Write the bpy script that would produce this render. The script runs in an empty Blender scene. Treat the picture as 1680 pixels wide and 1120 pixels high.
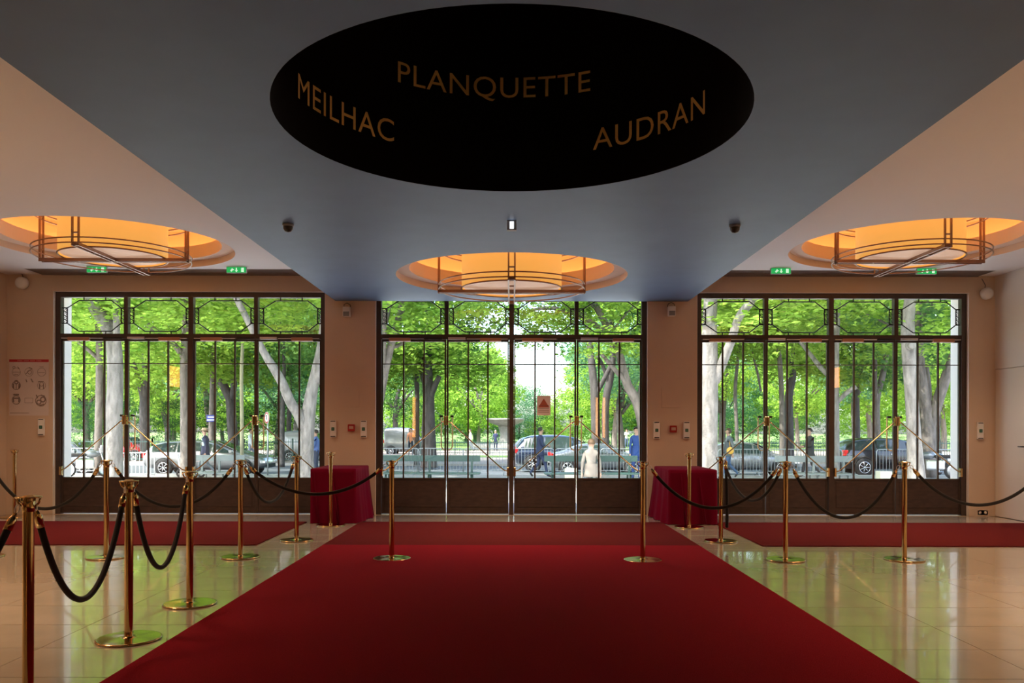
import bpy, bmesh, math, random
import numpy as np
from mathutils import Vector, Matrix
PI = math.pi
sin, cos, sqrt = math.sin, math.cos, math.sqrt
SC = bpy.context.scene
COL = SC.collection
random.seed(7)
RNG = np.random.default_rng(7)

# ------------------------------------------------------------ camera, sky, sun, lamps, exposure
cam = bpy.data.cameras.new('camera')
cam.sensor_width = 36.0
cam.lens = 36.0 * 1345 / 1680
cam.shift_y = (703 - 560) / 1680
cam.shift_x = 0.0006
cam.clip_end = 600
camo = bpy.data.objects.new('camera', cam)
COL.objects.link(camo)
camo.location = (0, 0, 1.3)
camo.rotation_euler = (Matrix.Rotation(PI / 2, 4, 'X') @ Matrix.Rotation(0.0020, 4, 'Z')).to_euler()
SC.camera = camo

W = bpy.data.worlds.new('sky'); SC.world = W
W.use_nodes = True
nt = W.node_tree
for n in list(nt.nodes): nt.nodes.remove(n)
wo = nt.nodes.new('ShaderNodeOutputWorld'); wb = nt.nodes.new('ShaderNodeBackground')
sk = nt.nodes.new('ShaderNodeTexSky'); sk.sky_type = 'NISHITA'
sk.sun_disc = False; sk.sun_elevation = math.radians(52); sk.sun_rotation = math.radians(215)
sk.air_density = 1.0; sk.dust_density = 3.0; sk.ozone_density = 1.0
SKY_STRENGTH = 1.0
wb.inputs['Strength'].default_value = SKY_STRENGTH
nt.links.new(sk.outputs[0], wb.inputs[0]); nt.links.new(wb.outputs[0], wo.inputs[0])

def lamp(kind, name, loc, energy, color, rot=(0, 0, 0), **kw):
    l = bpy.data.lights.new(name, kind); l.energy = energy; l.color = color
    for k, v in kw.items(): setattr(l, k, v)
    o = bpy.data.objects.new(name, l); COL.objects.link(o); o.location = loc; o.rotation_euler = rot
    return o
sun = lamp('SUN', 'sun', (0, 20, 60), 11.0, (1.0, 0.95, 0.84), angle=math.radians(0.6))
sun.rotation_euler = Vector((0.62, 0.28, -0.73)).to_track_quat('-Z', 'Y').to_euler()
WARM = (1.0, 0.66, 0.40)
R90 = PI / 2 - 0.25
# warm fill lights added unseen behind the camera to brighten the lobby
for (lx, ly) in ((-5.0, -1.5), (5.0, -1.5), (0, -4.5)):
    lamp('AREA', 'rear_fill_light', (lx, ly, 2.9), 8, WARM, (R90, 0, PI), shape='DISK', size=0.8)

vs = SC.view_settings
SC.display_settings.display_device = 'sRGB'
vs.view_transform = 'Standard'; vs.look = 'None'; vs.exposure = 0.0; vs.gamma = 1.0
vs.use_curve_mapping = False
cy = SC.cycles
cy.use_denoising = True
cy.max_bounces = 8; cy.diffuse_bounces = 4; cy.glossy_bounces = 4
cy.transmission_bounces = 4; cy.transparent_max_bounces = 12
cy.sample_clamp_indirect = 6.0
cy.caustics_reflective = False; cy.caustics_refractive = False

# ------------------------------------------------------------ helpers
def P(x, y, Y):                      # a measured pixel at a distance Y -> a point of the place
    return Vector(((x - 839) * Y / 1345, Y, 1.3 - (y - 703) * Y / 1345))
def PX(x, Y): return (x - 839) * Y / 1345

MATS = {}
def mat(name, color, rough=0.5, metal=0.0, noise=None, bump=0.0, bscale=40, emit=None, estr=1.0, coat=0.0, sheen=0.0, spec=0.5):
    if name in MATS: return MATS[name]
    m = bpy.data.materials.new(name); m.use_nodes = True
    t = m.node_tree; b = t.nodes['Principled BSDF']
    b.inputs['Base Color'].default_value = (*color, 1)
    b.inputs['Roughness'].default_value = rough
    b.inputs['Metallic'].default_value = metal
    b.inputs['Specular IOR Level'].default_value = spec
    if coat: b.inputs['Coat Weight'].default_value = coat
    if sheen:
        b.inputs['Sheen Weight'].default_value = sheen
    if emit:
        b.inputs['Emission Color'].default_value = (*emit, 1); b.inputs['Emission Strength'].default_value = estr
    if noise or bump:
        tc = t.nodes.new('ShaderNodeTexCoord')
    if noise:                        # noise = (scale, amount, stretch) varies the colour
        sc_, amt, st = noise
        mp = t.nodes.new('ShaderNodeMapping'); mp.inputs['Scale'].default_value = st
        nz = t.nodes.new('ShaderNodeTexNoise'); nz.inputs['Scale'].default_value = sc_; nz.inputs['Detail'].default_value = 5
        rp = t.nodes.new('ShaderNodeMapRange')
        rp.inputs['From Min'].default_value = 0.3; rp.inputs['From Max'].default_value = 0.7
        rp.inputs['To Min'].default_value = 1 - amt; rp.inputs['To Max'].default_value = 1 + amt
        mx = t.nodes.new('ShaderNodeMix'); mx.data_type = 'RGBA'; mx.blend_type = 'MULTIPLY'
        mx.inputs[0].default_value = 1.0
        mx.inputs[6].default_value = (*color, 1)
        t.links.new(tc.outputs['Object'], mp.inputs[0]); t.links.new(mp.outputs[0], nz.inputs[0])
        t.links.new(nz.outputs[0], rp.inputs[0])
        t.links.new(rp.outputs[0], mx.inputs[7]); t.links.new(mx.outputs[2], b.inputs['Base Color'])
    if bump:
        nb = t.nodes.new('ShaderNodeTexNoise'); nb.inputs['Scale'].default_value = bscale; nb.inputs['Detail'].default_value = 4
        bp = t.nodes.new('ShaderNodeBump'); bp.inputs['Strength'].default_value = bump; bp.inputs['Distance'].default_value = 0.02
        t.links.new(tc.outputs['Object'], nb.inputs[0]); t.links.new(nb.outputs[0], bp.inputs['Height'])
        t.links.new(bp.outputs[0], b.inputs['Normal'])
    MATS[name] = m
    return m

def glass_mat():
    m = bpy.data.materials.new('clear_glass'); m.use_nodes = True
    t = m.node_tree; t.nodes.clear()
    o = t.nodes.new('ShaderNodeOutputMaterial'); mx = t.nodes.new('ShaderNodeMixShader')
    tr = t.nodes.new('ShaderNodeBsdfTransparent'); tr.inputs[0].default_value = (0.97, 0.985, 0.98, 1)
    gl = t.nodes.new('ShaderNodeBsdfGlossy'); gl.inputs['Roughness'].default_value = 0.0
    lw = t.nodes.new('ShaderNodeLayerWeight'); lw.inputs[0].default_value = 0.5
    pw = t.nodes.new('ShaderNodeMath'); pw.operation = 'POWER'; pw.inputs[1].default_value = 5
    ma = t.nodes.new('ShaderNodeMath'); ma.operation = 'MULTIPLY_ADD'; ma.inputs[1].default_value = 0.9; ma.inputs[2].default_value = 0.045
    t.links.new(lw.outputs['Facing'], pw.inputs[0]); t.links.new(pw.outputs[0], ma.inputs[0])
    t.links.new(ma.outputs[0], mx.inputs[0]); t.links.new(tr.outputs[0], mx.inputs[1]); t.links.new(gl.outputs[0], mx.inputs[2])
    t.links.new(mx.outputs[0], o.inputs[0])
    MATS['glass'] = m
    return m

def leaf_mat(name, c1, c2, tl=0.45):
    m = bpy.data.materials.new(name); m.use_nodes = True
    t = m.node_tree; t.nodes.clear()
    o = t.nodes.new('ShaderNodeOutputMaterial'); mx = t.nodes.new('ShaderNodeMixShader'); mx.inputs[0].default_value = tl
    df = t.nodes.new('ShaderNodeBsdfDiffuse'); ts = t.nodes.new('ShaderNodeBsdfTranslucent')
    at = t.nodes.new('ShaderNodeAttribute'); at.attribute_name = 'tint'
    cr = t.nodes.new('ShaderNodeMix'); cr.data_type = 'RGBA'
    cr.inputs[6].default_value = (*c1, 1); cr.inputs[7].default_value = (*c2, 1)
    hs = t.nodes.new('ShaderNodeHueSaturation'); hs.inputs['Hue'].default_value = 0.485; hs.inputs['Value'].default_value = 1.5
    t.links.new(at.outputs['Fac'], cr.inputs[0]); t.links.new(cr.outputs[2], df.inputs[0])
    t.links.new(cr.outputs[2], hs.inputs['Color']); t.links.new(hs.outputs[0], ts.inputs[0])
    t.links.new(df.outputs[0], mx.inputs[1]); t.links.new(ts.outputs[0], mx.inputs[2]); t.links.new(mx.outputs[0], o.inputs[0])
    MATS[name] = m
    return m

GLASS = glass_mat()
M_WALL = mat('warm_plaster', (0.66, 0.52, 0.40), 0.75, noise=(1.2, 0.05, (1, 1, 1)), bump=0.05)
M_SIDE = mat('pale_side_plaster', (0.72, 0.64, 0.56), 0.6, bump=0.03)
M_CEIL = mat('white_ceiling_paint', (0.80, 0.775, 0.785), 0.8)
M_BLUE = mat('slate_blue_ceiling_paint', (0.100, 0.185, 0.345), 0.55, noise=(3, 0.05, (1, 1, 1)))
M_BLACK = mat('black_well_paint', (0.004, 0.0025, 0.0015), 0.9, spec=0.1)
M_GOLD = mat('gold_lettering', (1.0, 0.72, 0.27), 0.6)
M_SALMON = mat('recess_plaster', (0.80, 0.62, 0.50), 0.8)
M_FRAME = mat('dark_bronze_door_paint', (0.055, 0.036, 0.028), 0.45, noise=(6, 0.2, (1, 1, 1)))
M_KICK = mat('dark_brown_kick_plate', (0.050, 0.030, 0.024), 0.5, noise=(9, 0.25, (1, 1, 3)))
M_LEAD = mat('black_lead_came', (0.02, 0.018, 0.018), 0.4)
M_BRASS = mat('polished_brass', (0.62, 0.44, 0.21), 0.11, 1.0)
M_BRASSD = mat('aged_brass', (0.62, 0.36, 0.14), 0.28, 1.0)
M_BRONZE = mat('chandelier_bronze', (0.30, 0.19, 0.14), 0.35, 0.85)
M_CLOSER = mat('bronze_closer_body', (0.50, 0.27, 0.18), 0.5, 0.3)
M_STEEL = mat('satin_steel', (0.65, 0.65, 0.66), 0.3, 1.0)
M_REVEAL = mat('white_reveal_paint', (0.86, 0.82, 0.76), 0.6)
M_STONE = mat('beige_floor_stone', (0.47, 0.41, 0.32), 0.16, noise=(2.2, 0.08, (1, 1, 1)), spec=0.9, coat=0.5)
M_GROUT = mat('floor_grout', (0.10, 0.08, 0.06), 0.8)
def carpet_mat(name, c, amt):
    return mat(name, c, 0.95, noise=(180, amt, (1, 1, 1)), bump=0.6, bscale=350, sheen=0.0, spec=0.03)
M_CARPET = carpet_mat('red_carpet_pile', (0.32, 0.013, 0.026), 0.25)
M_MAT = carpet_mat('brown_red_matting', (0.15, 0.018, 0.019), 0.22)
M_VELVET = mat('black_rope_velvet', (0.012, 0.010, 0.011), 0.9, sheen=0.15)
M_CLOTH = mat('crimson_table_velvet', (0.17, 0.0015, 0.022), 0.9, spec=0.08, sheen=0.02)
M_DRUM = mat('lit_amber_shade', (0.5, 0.3, 0.15), 0.6, emit=(1.0, 0.47, 0.09), estr=0.70)
M_DIFF = mat('lit_frosted_diffuser', (0.5, 0.38, 0.28), 0.6, emit=(1.0, 0.62, 0.42), estr=0.40)
M_LED = mat('cove_light_strip', (0.8, 0.5, 0.25), 0.6, emit=(1.0, 0.50, 0.14), estr=11.0)
M_SCONCE = mat('lit_orange_wall_lamp', (0.8, 0.5, 0.3), 0.6, emit=(1.0, 0.40, 0.08), estr=10.0)
M_WHITEPL = mat('white_plastic', (0.85, 0.84, 0.82), 0.4)
M_GREYPL = mat('grey_plastic', (0.25, 0.26, 0.27), 0.5)
M_DKPL = mat('black_plastic', (0.015, 0.015, 0.017), 0.3)
M_RED = mat('red_plastic', (0.35, 0.012, 0.01), 0.35)
M_GREENBTN = mat('green_button', (0.01, 0.12, 0.06), 0.4)
M_EXIT = mat('lit_green_sign', (0.02, 0.45, 0.12), 0.4, emit=(0.01, 0.42, 0.10), estr=0.75)
M_EXITW = mat('lit_white_pictogram', (0.9, 0.95, 0.9), 0.4, emit=(0.6, 1.0, 0.75), estr=0.8)
M_PAPER = mat('poster_paper', (0.70, 0.62, 0.60), 0.6)
M_INK = mat('poster_ink', (0.30, 0.24, 0.21), 0.7)
M_POSTRED = mat('poster_red_band', (0.50, 0.02, 0.03), 0.6)
M_VENT = mat('ceiling_grille_metal', (0.30, 0.25, 0.23), 0.5, 0.3)
M_SPOT = mat('lit_white_lens', (0.9, 0.9, 0.9), 0.3, emit=(0.9, 0.95, 1.0), estr=3.0)

class MB:                            # collects pieces, links them as ONE mesh object
    def __init__(s): s.v = []; s.f = []; s.mi = []; s.smooth = []
    def add(s, vs, fs, mi=0, sm=False):
        b = len(s.v); s.v += [tuple(v) for v in vs]
        for f in fs: s.f.append([b + i for i in f]); s.mi.append(mi); s.smooth.append(sm)
        return s
    def box(s, x0, x1, y0, y1, z0, z1, mi=0):
        x0, x1 = min(x0, x1), max(x0, x1); y0, y1 = min(y0, y1), max(y0, y1); z0, z1 = min(z0, z1), max(z0, z1)
        return s.add([(x0, y0, z0), (x1, y0, z0), (x1, y1, z0), (x0, y1, z0), (x0, y0, z1), (x1, y0, z1), (x1, y1, z1), (x0, y1, z1)],
                     [(0, 3, 2, 1), (4, 5, 6, 7), (0, 1, 5, 4), (1, 2, 6, 5), (2, 3, 7, 6), (3, 0, 4, 7)], mi)
    def bevbox(s, x0, x1, y0, y1, z0, z1, b, mi=0):   # box with chamfered edges
        bm = bmesh.new()
        bmesh.ops.create_cube(bm, size=1, matrix=Matrix.Translation(((x0 + x1) / 2, (y0 + y1) / 2, (z0 + z1) / 2)) @ Matrix.Diagonal((abs(x1 - x0), abs(y1 - y0), abs(z1 - z0), 1)))
        bmesh.ops.bevel(bm, geom=bm.edges[:] + bm.verts[:], offset=b, segments=2, affect='EDGES', profile=0.5)
        bm.verts.index_update()
        s.add([v.co for v in bm.verts], [[v.index for v in f.verts] for f in bm.faces], mi); bm.free(); return s
    def tube(s, pts, r, n=8, mi=0, caps=True, closed=False):
        pts = [Vector(p) for p in pts]; k = len(pts)
        rs = r if isinstance(r, (list, tuple)) else [r] * k
        b = len(s.v); up = None
        for i, p in enumerate(pts):
            if closed: d = pts[(i + 1) % k] - pts[i - 1]
            else: d = pts[min(i + 1, k - 1)] - pts[max(i - 1, 0)]
            d = d.normalized() if d.length > 1e-9 else Vector((0, 0, 1))
            if up is None: up = Vector((0, 0, 1)) if abs(d.z) < 0.9 else Vector((1, 0, 0))
            a = up - d * up.dot(d)
            if a.length < 1e-6: a = d.orthogonal()
            a.normalize(); up = a; c = d.cross(a)
            for j in range(n):
                t = 2 * PI * j / n
                s.v.append(tuple(p + (a * cos(t) + c * sin(t)) * rs[i]))
        m = k if closed else k - 1
        for i in range(m):
            for j in range(n):
                i2 = (i + 1) % k; j2 = (j + 1) % n
                s.f.append([b + i * n + j, b + i * n + j2, b + i2 * n + j2, b + i2 * n + j]); s.mi.append(mi); s.smooth.append(True)
        if caps and not closed:
            s.f.append([b + j for j in range(n)][::-1]); s.mi.append(mi); s.smooth.append(False)
            s.f.append([b + (k - 1) * n + j for j in range(n)]); s.mi.append(mi); s.smooth.append(False)
        return s
    def ring(s, c, R, r, n=64, m=8, mi=0):
        return s.tube([(c[0] + R * cos(2 * PI * i / n), c[1] + R * sin(2 * PI * i / n), c[2]) for i in range(n)], r, m, mi, closed=True)
    def lathe(s, prof, c=(0, 0, 0), n=32, mi=0, sm=True, ends=False):
        b = len(s.v)
        for (r, z) in prof:
            for j in range(n):
                t = 2 * PI * j / n
                s.v.append((c[0] + r * cos(t), c[1] + r * sin(t), c[2] + z))
        for i in range(len(prof) - 1):
            for j in range(n):
                j2 = (j + 1) % n
                s.f.append([b + i * n + j, b + i * n + j2, b + (i + 1) * n + j2, b + (i + 1) * n + j]); s.mi.append(mi); s.smooth.append(sm)
        if ends:
            s.f.append([b + j for j in range(n)][::-1]); s.mi.append(mi); s.smooth.append(False)
            s.f.append([b + (len(prof) - 1) * n + j for j in range(n)]); s.mi.append(mi); s.smooth.append(False)
        return s
    def sphere(s, c, r, n=10, m=7, mi=0, sc=(1, 1, 1)):
        pr = [(max(1e-4, sin(PI * i / m)), -cos(PI * i / m)) for i in range(m + 1)]
        b = len(s.v); s.lathe([(a * r, z * r) for a, z in pr], (0, 0, 0), n, mi)
        for i in range(b, len(s.v)):
            x, y, z = s.v[i]; s.v[i] = (c[0] + x * sc[0], c[1] + y * sc[1], c[2] + z * sc[2])
        return s
    def prism(s, poly, axis, a, b_, mi=0):    # extrude a 2D outline along an axis
        n = len(poly)
        def pt(p, t): return {'y': (p[0], t, p[1]), 'x': (t, p[0], p[1]), 'z': (p[0], p[1], t)}[axis]
        vs = [pt(p, a) for p in poly] + [pt(p, b_) for p in poly]
        fs = [list(range(n))[::-1], list(range(n, 2 * n))] + [[i, (i + 1) % n, n + (i + 1) % n, n + i] for i in range(n)]
        return s.add(vs, fs, mi)
    def xform(s, M, start=0):
        for i in range(start, len(s.v)): s.v[i] = tuple(M @ Vector(s.v[i]))
        return s
    def mesh(s, name, mats):
        me = bpy.data.meshes.new(name); me.from_pydata(s.v, [], s.f)
        mats = mats if isinstance(mats, (list, tuple)) else [mats]
        for m in mats: me.materials.append(m)
        me.polygons.foreach_set('material_index', s.mi); me.polygons.foreach_set('use_smooth', s.smooth)
        bm = bmesh.new(); bm.from_mesh(me); bmesh.ops.recalc_face_normals(bm, faces=bm.faces); bm.to_mesh(me); bm.free()
        me.update(); return me
    def build(s, name, mats, parent=None, loc=None, **kw):
        o = bpy.data.objects.new(name, s.mesh(name, mats)); COL.objects.link(o)
        if parent is not None: o.parent = parent
        if loc is not None: o.location = loc
        for k, v in kw.items(): o[k] = v
        return o

def link(name, me, parent=None, loc=(0, 0, 0), rz=0, **kw):
    o = bpy.data.objects.new(name, me); COL.objects.link(o)
    if parent is not None: o.parent = parent
    o.location = loc; o.rotation_euler = (0, 0, rz)
    for k, v in kw.items(): o[k] = v
    return o
def thing(name, label, cat, loc=(0, 0, 0), rz=0, group=None):
    o = bpy.data.objects.new(name, None); COL.objects.link(o); o.empty_display_size = 0.1
    o.location = loc; o.rotation_euler = (0, 0, rz); o['label'] = label
    if cat: o['category'] = cat
    if group: o['group'] = group
    return o
def tag(o, label, cat=None, group=None, kind=None):
    o['label'] = label
    if cat: o['category'] = cat
    if group: o['group'] = group
    if kind: o['kind'] = kind
    return o
def dup(root, loc=None, rz=None, label=None, group=None):
    r = root.copy(); COL.objects.link(r)
    if loc is not None: r.location = loc
    if rz is not None: r.rotation_euler = (0, 0, rz)
    if label: r['label'] = label
    if group: r['group'] = group
    for ch in list(root.children):
        c = ch.copy(); COL.objects.link(c); c.parent = r
        for g in list(ch.children):
            d = g.copy(); COL.objects.link(d); d.parent = c
    return r

# ------------------------------------------------------------ room shell
XL, XR = -7.58, 7.26
WY, WT = 12.31, 12.82                # inner and outer face of the window wall
YB = -8.0
ZC, ZS = 3.60, 3.213
SX = 2.645
OPEN = [(-6.885, -2.80), (-2.045, 2.045), (2.785, 6.87)]
OTOP = 3.352
CHY = 10.35; CHX = 5.02; CR = 1.45; MY = 5.15; MR = 1.46

# floor: slab + stone tiles
fl = MB().box(XL - 0.3, XR + 0.3, YB - 0.3, WT, -0.30, -0.006).build('floor', M_GROUT)
tag(fl, 'polished beige stone lobby floor of large rectangular tiles', kind='structure')
tw, td = 0.9267, 0.572
ex = 2.78 - 3 * tw
xs = [-2.78 - 0.93 * k for k in range(6, 0, -1)] + [-2.78 + 0.9267 * k for k in range(0, 6)] + [2.78 + 0.93 * k for k in range(0, 6)]
tile_cache = {}
def tile(x0, x1, y0, y1):
    w, d = round(x1 - x0, 3), round(y1 - y0, 3)
    if (w, d) not in tile_cache:
        g = 0.0026; a, b = w / 2 - g, d / 2 - g; c = 0.0015
        m = MB()
        m.box(-a, a, -b, b, -0.006, 0)
        tile_cache[(w, d)] = m.mesh('tile', M_STONE)
    o = link('tile', tile_cache[(w, d)], fl, ((x0 + x1) / 2, (y0 + y1) / 2, 0))
ys = [12.28 - td * k for k in range(16)]
for i in range(len(ys) - 1):
    for j in range(len(xs) - 1):
        x0, x1 = max(xs[j], XL), min(xs[j + 1], XR)
        if x1 - x0 > 0.1:
            tile(x0, x1, ys[i + 1], ys[i])
# the stretch of the floor behind the camera, same stone laid as one sheet
MB().box(XL, XR, YB, ys[-1] - 0.003, -0.006, 0.0).build('rear_stone_surface', M_STONE, fl)

def wall_piece(mb, x0, x1, z0, z1, y0=WY, y1=WT): mb.box(x0, x1, y0, y1, z0, z1)
wf = MB()
edges = [XL - 0.3, OPEN[0][0], OPEN[0][1], OPEN[1][0], OPEN[1][1], OPEN[2][0], OPEN[2][1], XR + 0.3]
for i in range(0, 8, 2): wall_piece(wf, edges[i], edges[i + 1], -0.3, 5.4)
for a, b in OPEN:
    wall_piece(wf, a, b, OTOP, 5.4); wall_piece(wf, a, b, -0.3, -0.002)
wall_front = wf.build('wall_front', M_WALL); tag(wall_front, 'tan plaster wall pierced by three wide glazed doorways', kind='structure')
# thin white painted reveals round the openings
rv = MB()
for a, b in OPEN:
    t = 0.004
    rv.box(a, a + t, WY - 0.001, WT, 0.001, OTOP); rv.box(b - t, b, WY - 0.001, WT, 0.001, OTOP); rv.box(a, b, WY - 0.001, WT, OTOP - t, OTOP)
rv.build('reveal', M_REVEAL, wall_front)
# access hatches and plinths on the piers
for hx in (573, 1101.5):
    x0, x1 = PX(hx - 16, WY), PX(hx + 16, WY); z0, z1 = 1.3 + 35 * .00915, 1.3 + 69 * .00915
    MB().bevbox(x0, x1, WY - 0.006, WY + 0.01, z0, z1, 0.002).build('access_hatch', M_WALL, wall_front)
# baseboards
bb = MB()
for i in range(0, 8, 2):
    a, b = max(edges[i], XL), min(edges[i + 1], XR)
    bb.box(a, b, WY - 0.012, WY, 0.0, 0.11)
tag(bb.build('baseboard_front', M_WALL), 'low tan plinth along the foot of the wall piers', kind='structure')

wl = MB().box(XL - 0.3, XL, YB - .3, WY, -0.3, 5.4).build('wall_left', M_WALL); tag(wl, 'tan plaster side wall left of the doorways', kind='structure')
DZ = 2.20
wr = MB()
wr.box(XR, XR + 0.3, YB - .3, 11.45, -0.3, 5.4)
wr.box(XR, XR + 0.3, 11.45, WY, DZ + 0.003, 5.4)
wr.box(XR + 0.04, XR + 0.3, 11.45, WY, -0.3, DZ + 0.003)
wr = wr.build('wall_right', M_SIDE); tag(wr, 'pale plaster side wall with a flush door near the corner', kind='structure')
d13 = thing('door_13', 'pale flush panel door in the right side wall, dark lever handle', None, (XR, 11.877, 0)); d13['kind'] = 'structure'
MB().bevbox(0.002, 0.038, -0.422, 0.425, 0.006, DZ - 0.003, 0.002).build('door_panel', M_SIDE, d13)
hy = -0.34
MB().tube([(-0.05, hy, 1.06), (-0.05, hy + 0.13, 1.06)], 0.009, 8).tube([(0.0, hy, 1.06), (-0.05, hy, 1.06)], 0.009, 8).build('lever_handle', M_DKPL, d13)
wb_ = MB().box(XL - .3, XR + .3, YB - .3, YB, -0.3, 5.4).build('wall_rear', M_WALL); tag(wb_, 'tan plaster wall at the rear of the lobby', kind='structure')

# ceilings
def plate_with_hole(mb, x0, x1, y0, y1, z, cx, cyy, R, n=96, mi=0):
    b = len(mb.v)
    angs = set(2 * PI * i / n for i in range(n))
    for (px, py) in ((x0, y0), (x1, y0), (x1, y1), (x0, y1)): angs.add(math.atan2(py - cyy, px - cx) % (2 * PI))
    angs = sorted(angs); k = len(angs)
    for t in angs: mb.v.append((cx + R * cos(t), cyy + R * sin(t), z))
    for t in angs:
        c, s_ = cos(t), sin(t); m = 1e9
        if c > 1e-9: m = min(m, (x1 - cx) / c)
        if c < -1e-9: m = min(m, (x0 - cx) / c)
        if s_ > 1e-9: m = min(m, (y1 - cyy) / s_)
        if s_ < -1e-9: m = min(m, (y0 - cyy) / s_)
        mb.v.append((cx + c * m, cyy + s_ * m, z))
    for i in range(k):
        j = (i + 1) % k
        mb.f.append([b + i, b + k + i, b + k + j, b + j]); mb.mi.append(mi); mb.smooth.append(False)
def rect(mb, x0, x1, y0, y1, z): mb.add([(x0, y0, z), (x1, y0, z), (x1, y1, z), (x0, y1, z)], [(0, 1, 2, 3)])
GY = 11.86; GXL = -7.05; GXR = 7.0
cm = MB()
for sgn, (x0, x1) in ((-1, (XL, -SX)), (1, (SX, XR))):
    cx = sgn * CHX
    plate_with_hole(cm, x0, x1, 7.8, GY, ZC, cx, CHY, CR)
    plate_with_hole(cm, x0, x1, 3.4, 7.8, ZC, cx, MY, CR)
    rect(cm, x0, x1, YB, 3.4, ZC)
rect(cm, XL, GXL, GY, WY, ZC); rect(cm, GXR, XR, GY, WY, ZC)
ceil = cm.build('ceiling', M_CEIL); tag(ceil, 'white side ceilings with round lamp recesses, either side of the slate bulkhead', kind='structure')
sm_ = MB()
plate_with_hole(sm_, -SX, SX, 7.8, WY, ZS, 0, CHY, CR)
plate_with_hole(sm_, -SX, SX, 3.3, 7.8, ZS, 0, MY, MR)
rect(sm_, -SX, SX, YB, 3.3, ZS)
for s_ in (-1, 1):
    sm_.add([(s_ * SX, YB, ZS), (s_ * SX, WY, ZS), (s_ * SX, WY, ZC + .02), (s_ * SX, YB, ZC + .02)], [(0, 1, 2, 3)])
soff = sm_.build('ceiling_bulkhead', M_BLUE); tag(soff, 'lowered slate blue ceiling band with a black round well over the carpet', kind='structure')
roof = MB().box(XL - .3, XR + .3, YB - .3, WT, 5.4, 5.6).build('roof', M_WALL); tag(roof, 'flat roof slab above the lobby ceiling', kind='structure')

# black well with the names
well = MB().lathe([(MR, 0), (MR, 2.0), (0.01, 2.0)], (0, MY, ZS), 96).build('black_well', M_BLACK, soff)
def bent_text(body, th0, th1, zb, cap):
    cu = bpy.data.curves.new('name', 'FONT'); cu.body = body; cu.size = 1.0; cu.extrude = 0.0; cu.resolution_u = 4; cu.offset = 0.0
    cu.space_character = 1.06
    to = bpy.data.objects.new('tmp', cu); COL.objects.link(to)
    bpy.context.view_layer.update()
    me = bpy.data.meshes.new_from_object(to.evaluated_get(bpy.context.evaluated_depsgraph_get()))
    bpy.data.objects.remove(to)
    n = len(me.vertices); co = np.empty(n * 3); me.vertices.foreach_get('co', co); co = co.reshape(n, 3)
    x0, x1 = co[:, 0].min(), co[:, 0].max(); capu = 0.729 if 'Q' not in body else 0.729
    th = th0 + (co[:, 0] - x0) / (x1 - x0) * (th1 - th0)
    Rr = MR - 0.012
    out = np.stack([Rr * np.sin(th), MY + Rr * np.cos(th), zb + co[:, 1] / capu * cap], 1)
    me.vertices.foreach_set('co', out.ravel()); me.materials.append(M_GOLD); me.update()
    o = bpy.data.objects.new('name_lettering', me); COL.objects.link(o); o.parent = soff
    o['label'] = 'gold capital letters reading ' + body
R_ = math.radians
bent_text('MEILHAC', R_(-78.5), R_(-38.6), 3.492, 0.177)
bent_text('PLANQUETTE', R_(-37.3), R_(25.2), 3.963, 0.172)
bent_text('AUDRAN', R_(26.1), R_(67.8), 3.492, 0.177)

# round lamp recess (lip, flat ring, inner wall, cove ledge, cavity)
def recess_profile():
    return [(CR, 0), (CR, 0.085), (1.285, 0.085), (1.285, 0.262), (1.297, 0.262), (1.300, 0.20), (1.50, 0.205), (1.60, 0.25), (1.62, 0.56), (1.55, 0.62), (0.01, 0.64)]
def recess(cx, cyy, z, parent):
    m = MB().lathe(recess_profile(), (cx, cyy, z), 128, sm=False)
    return m.build('lamp_recess', M_SALMON, parent)
recess(0, CHY, ZS, soff)
for s_ in (-1, 1):
    recess(s_ * CHX, CHY, ZC, ceil); recess(s_ * CHX, MY, ZC, ceil)
def cove(cx, cyy, z):
    pass

# chandelier; local origin at the ceiling plane in the recess centre
def make_chandelier(loc, label):
    t = thing('chandelier', label, 'chandelier', loc, 0, 'round bronze and amber ceiling chandeliers')
    MB().lathe([(0.615, -0.15), (0.63, -0.145), (0.63, 0.60), (0.615, 0.605)], n=64).build('drum_shade', M_DRUM, t)
    MB().lathe([(0.612, -0.13), (0.45, -0.15), (0.2, -0.16), (0.01, -0.162)], n=48).build('diffuser', M_DIFF, t)
    MB().ring((0, 0, -0.152), 0.632, 0.010, 64, 6).build('shade_rim', M_BRONZE, t)
    for z in (-0.163, -0.103, 0.33, 0.40):
        MB().ring((0, 0, z), 0.915, 0.0085, 80, 6).build('rail_ring', M_BRONZE, t)
    for k in range(4):
        m = MB(); 
        for o_ in (-0.036, 0.036):
            m.box(0.905, 0.93, o_ - 0.009, o_ + 0.009, -0.205, 0.63)
        for z in (-0.19, -0.06, 0.36, 0.61): m.box(0.908, 0.927, -0.036, 0.036, z, z + 0.016)
        m.xform(Matrix.Rotation(k * PI / 2, 4, 'Z')); m.build('hanger', M_BRONZE, t)
    for k in range(2):
        m = MB()
        for o_ in (-0.036, 0.036):
            m.box(-0.93, 0.93, o_ - 0.009, o_ + 0.009, -0.205 + k * 0.001, -0.165)
        for x in (-0.9, -0.45, 0.45, 0.9): m.box(x - .01, x + .01, -0.036, 0.036, -0.2, -0.185)
        m.xform(Matrix.Rotation(k * PI / 2, 4, 'Z')); m.build('cross_bar', M_BRONZE, t)
    MB().ring((0, 0, 0.228), 1.40, 0.022, 96, 6).build('cove_light', M_LED, t)
    return t
c0 = make_chandelier((0, CHY, ZS), 'round amber drum chandelier in the slate blue ceiling over the middle doorway')
dup(c0, (-CHX, CHY, ZC), 0, 'round amber drum chandelier in the white ceiling on the poster side')
dup(c0, (CHX, CHY, ZC), 0, 'round amber drum chandelier in the white ceiling beside the flush side door')
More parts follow.
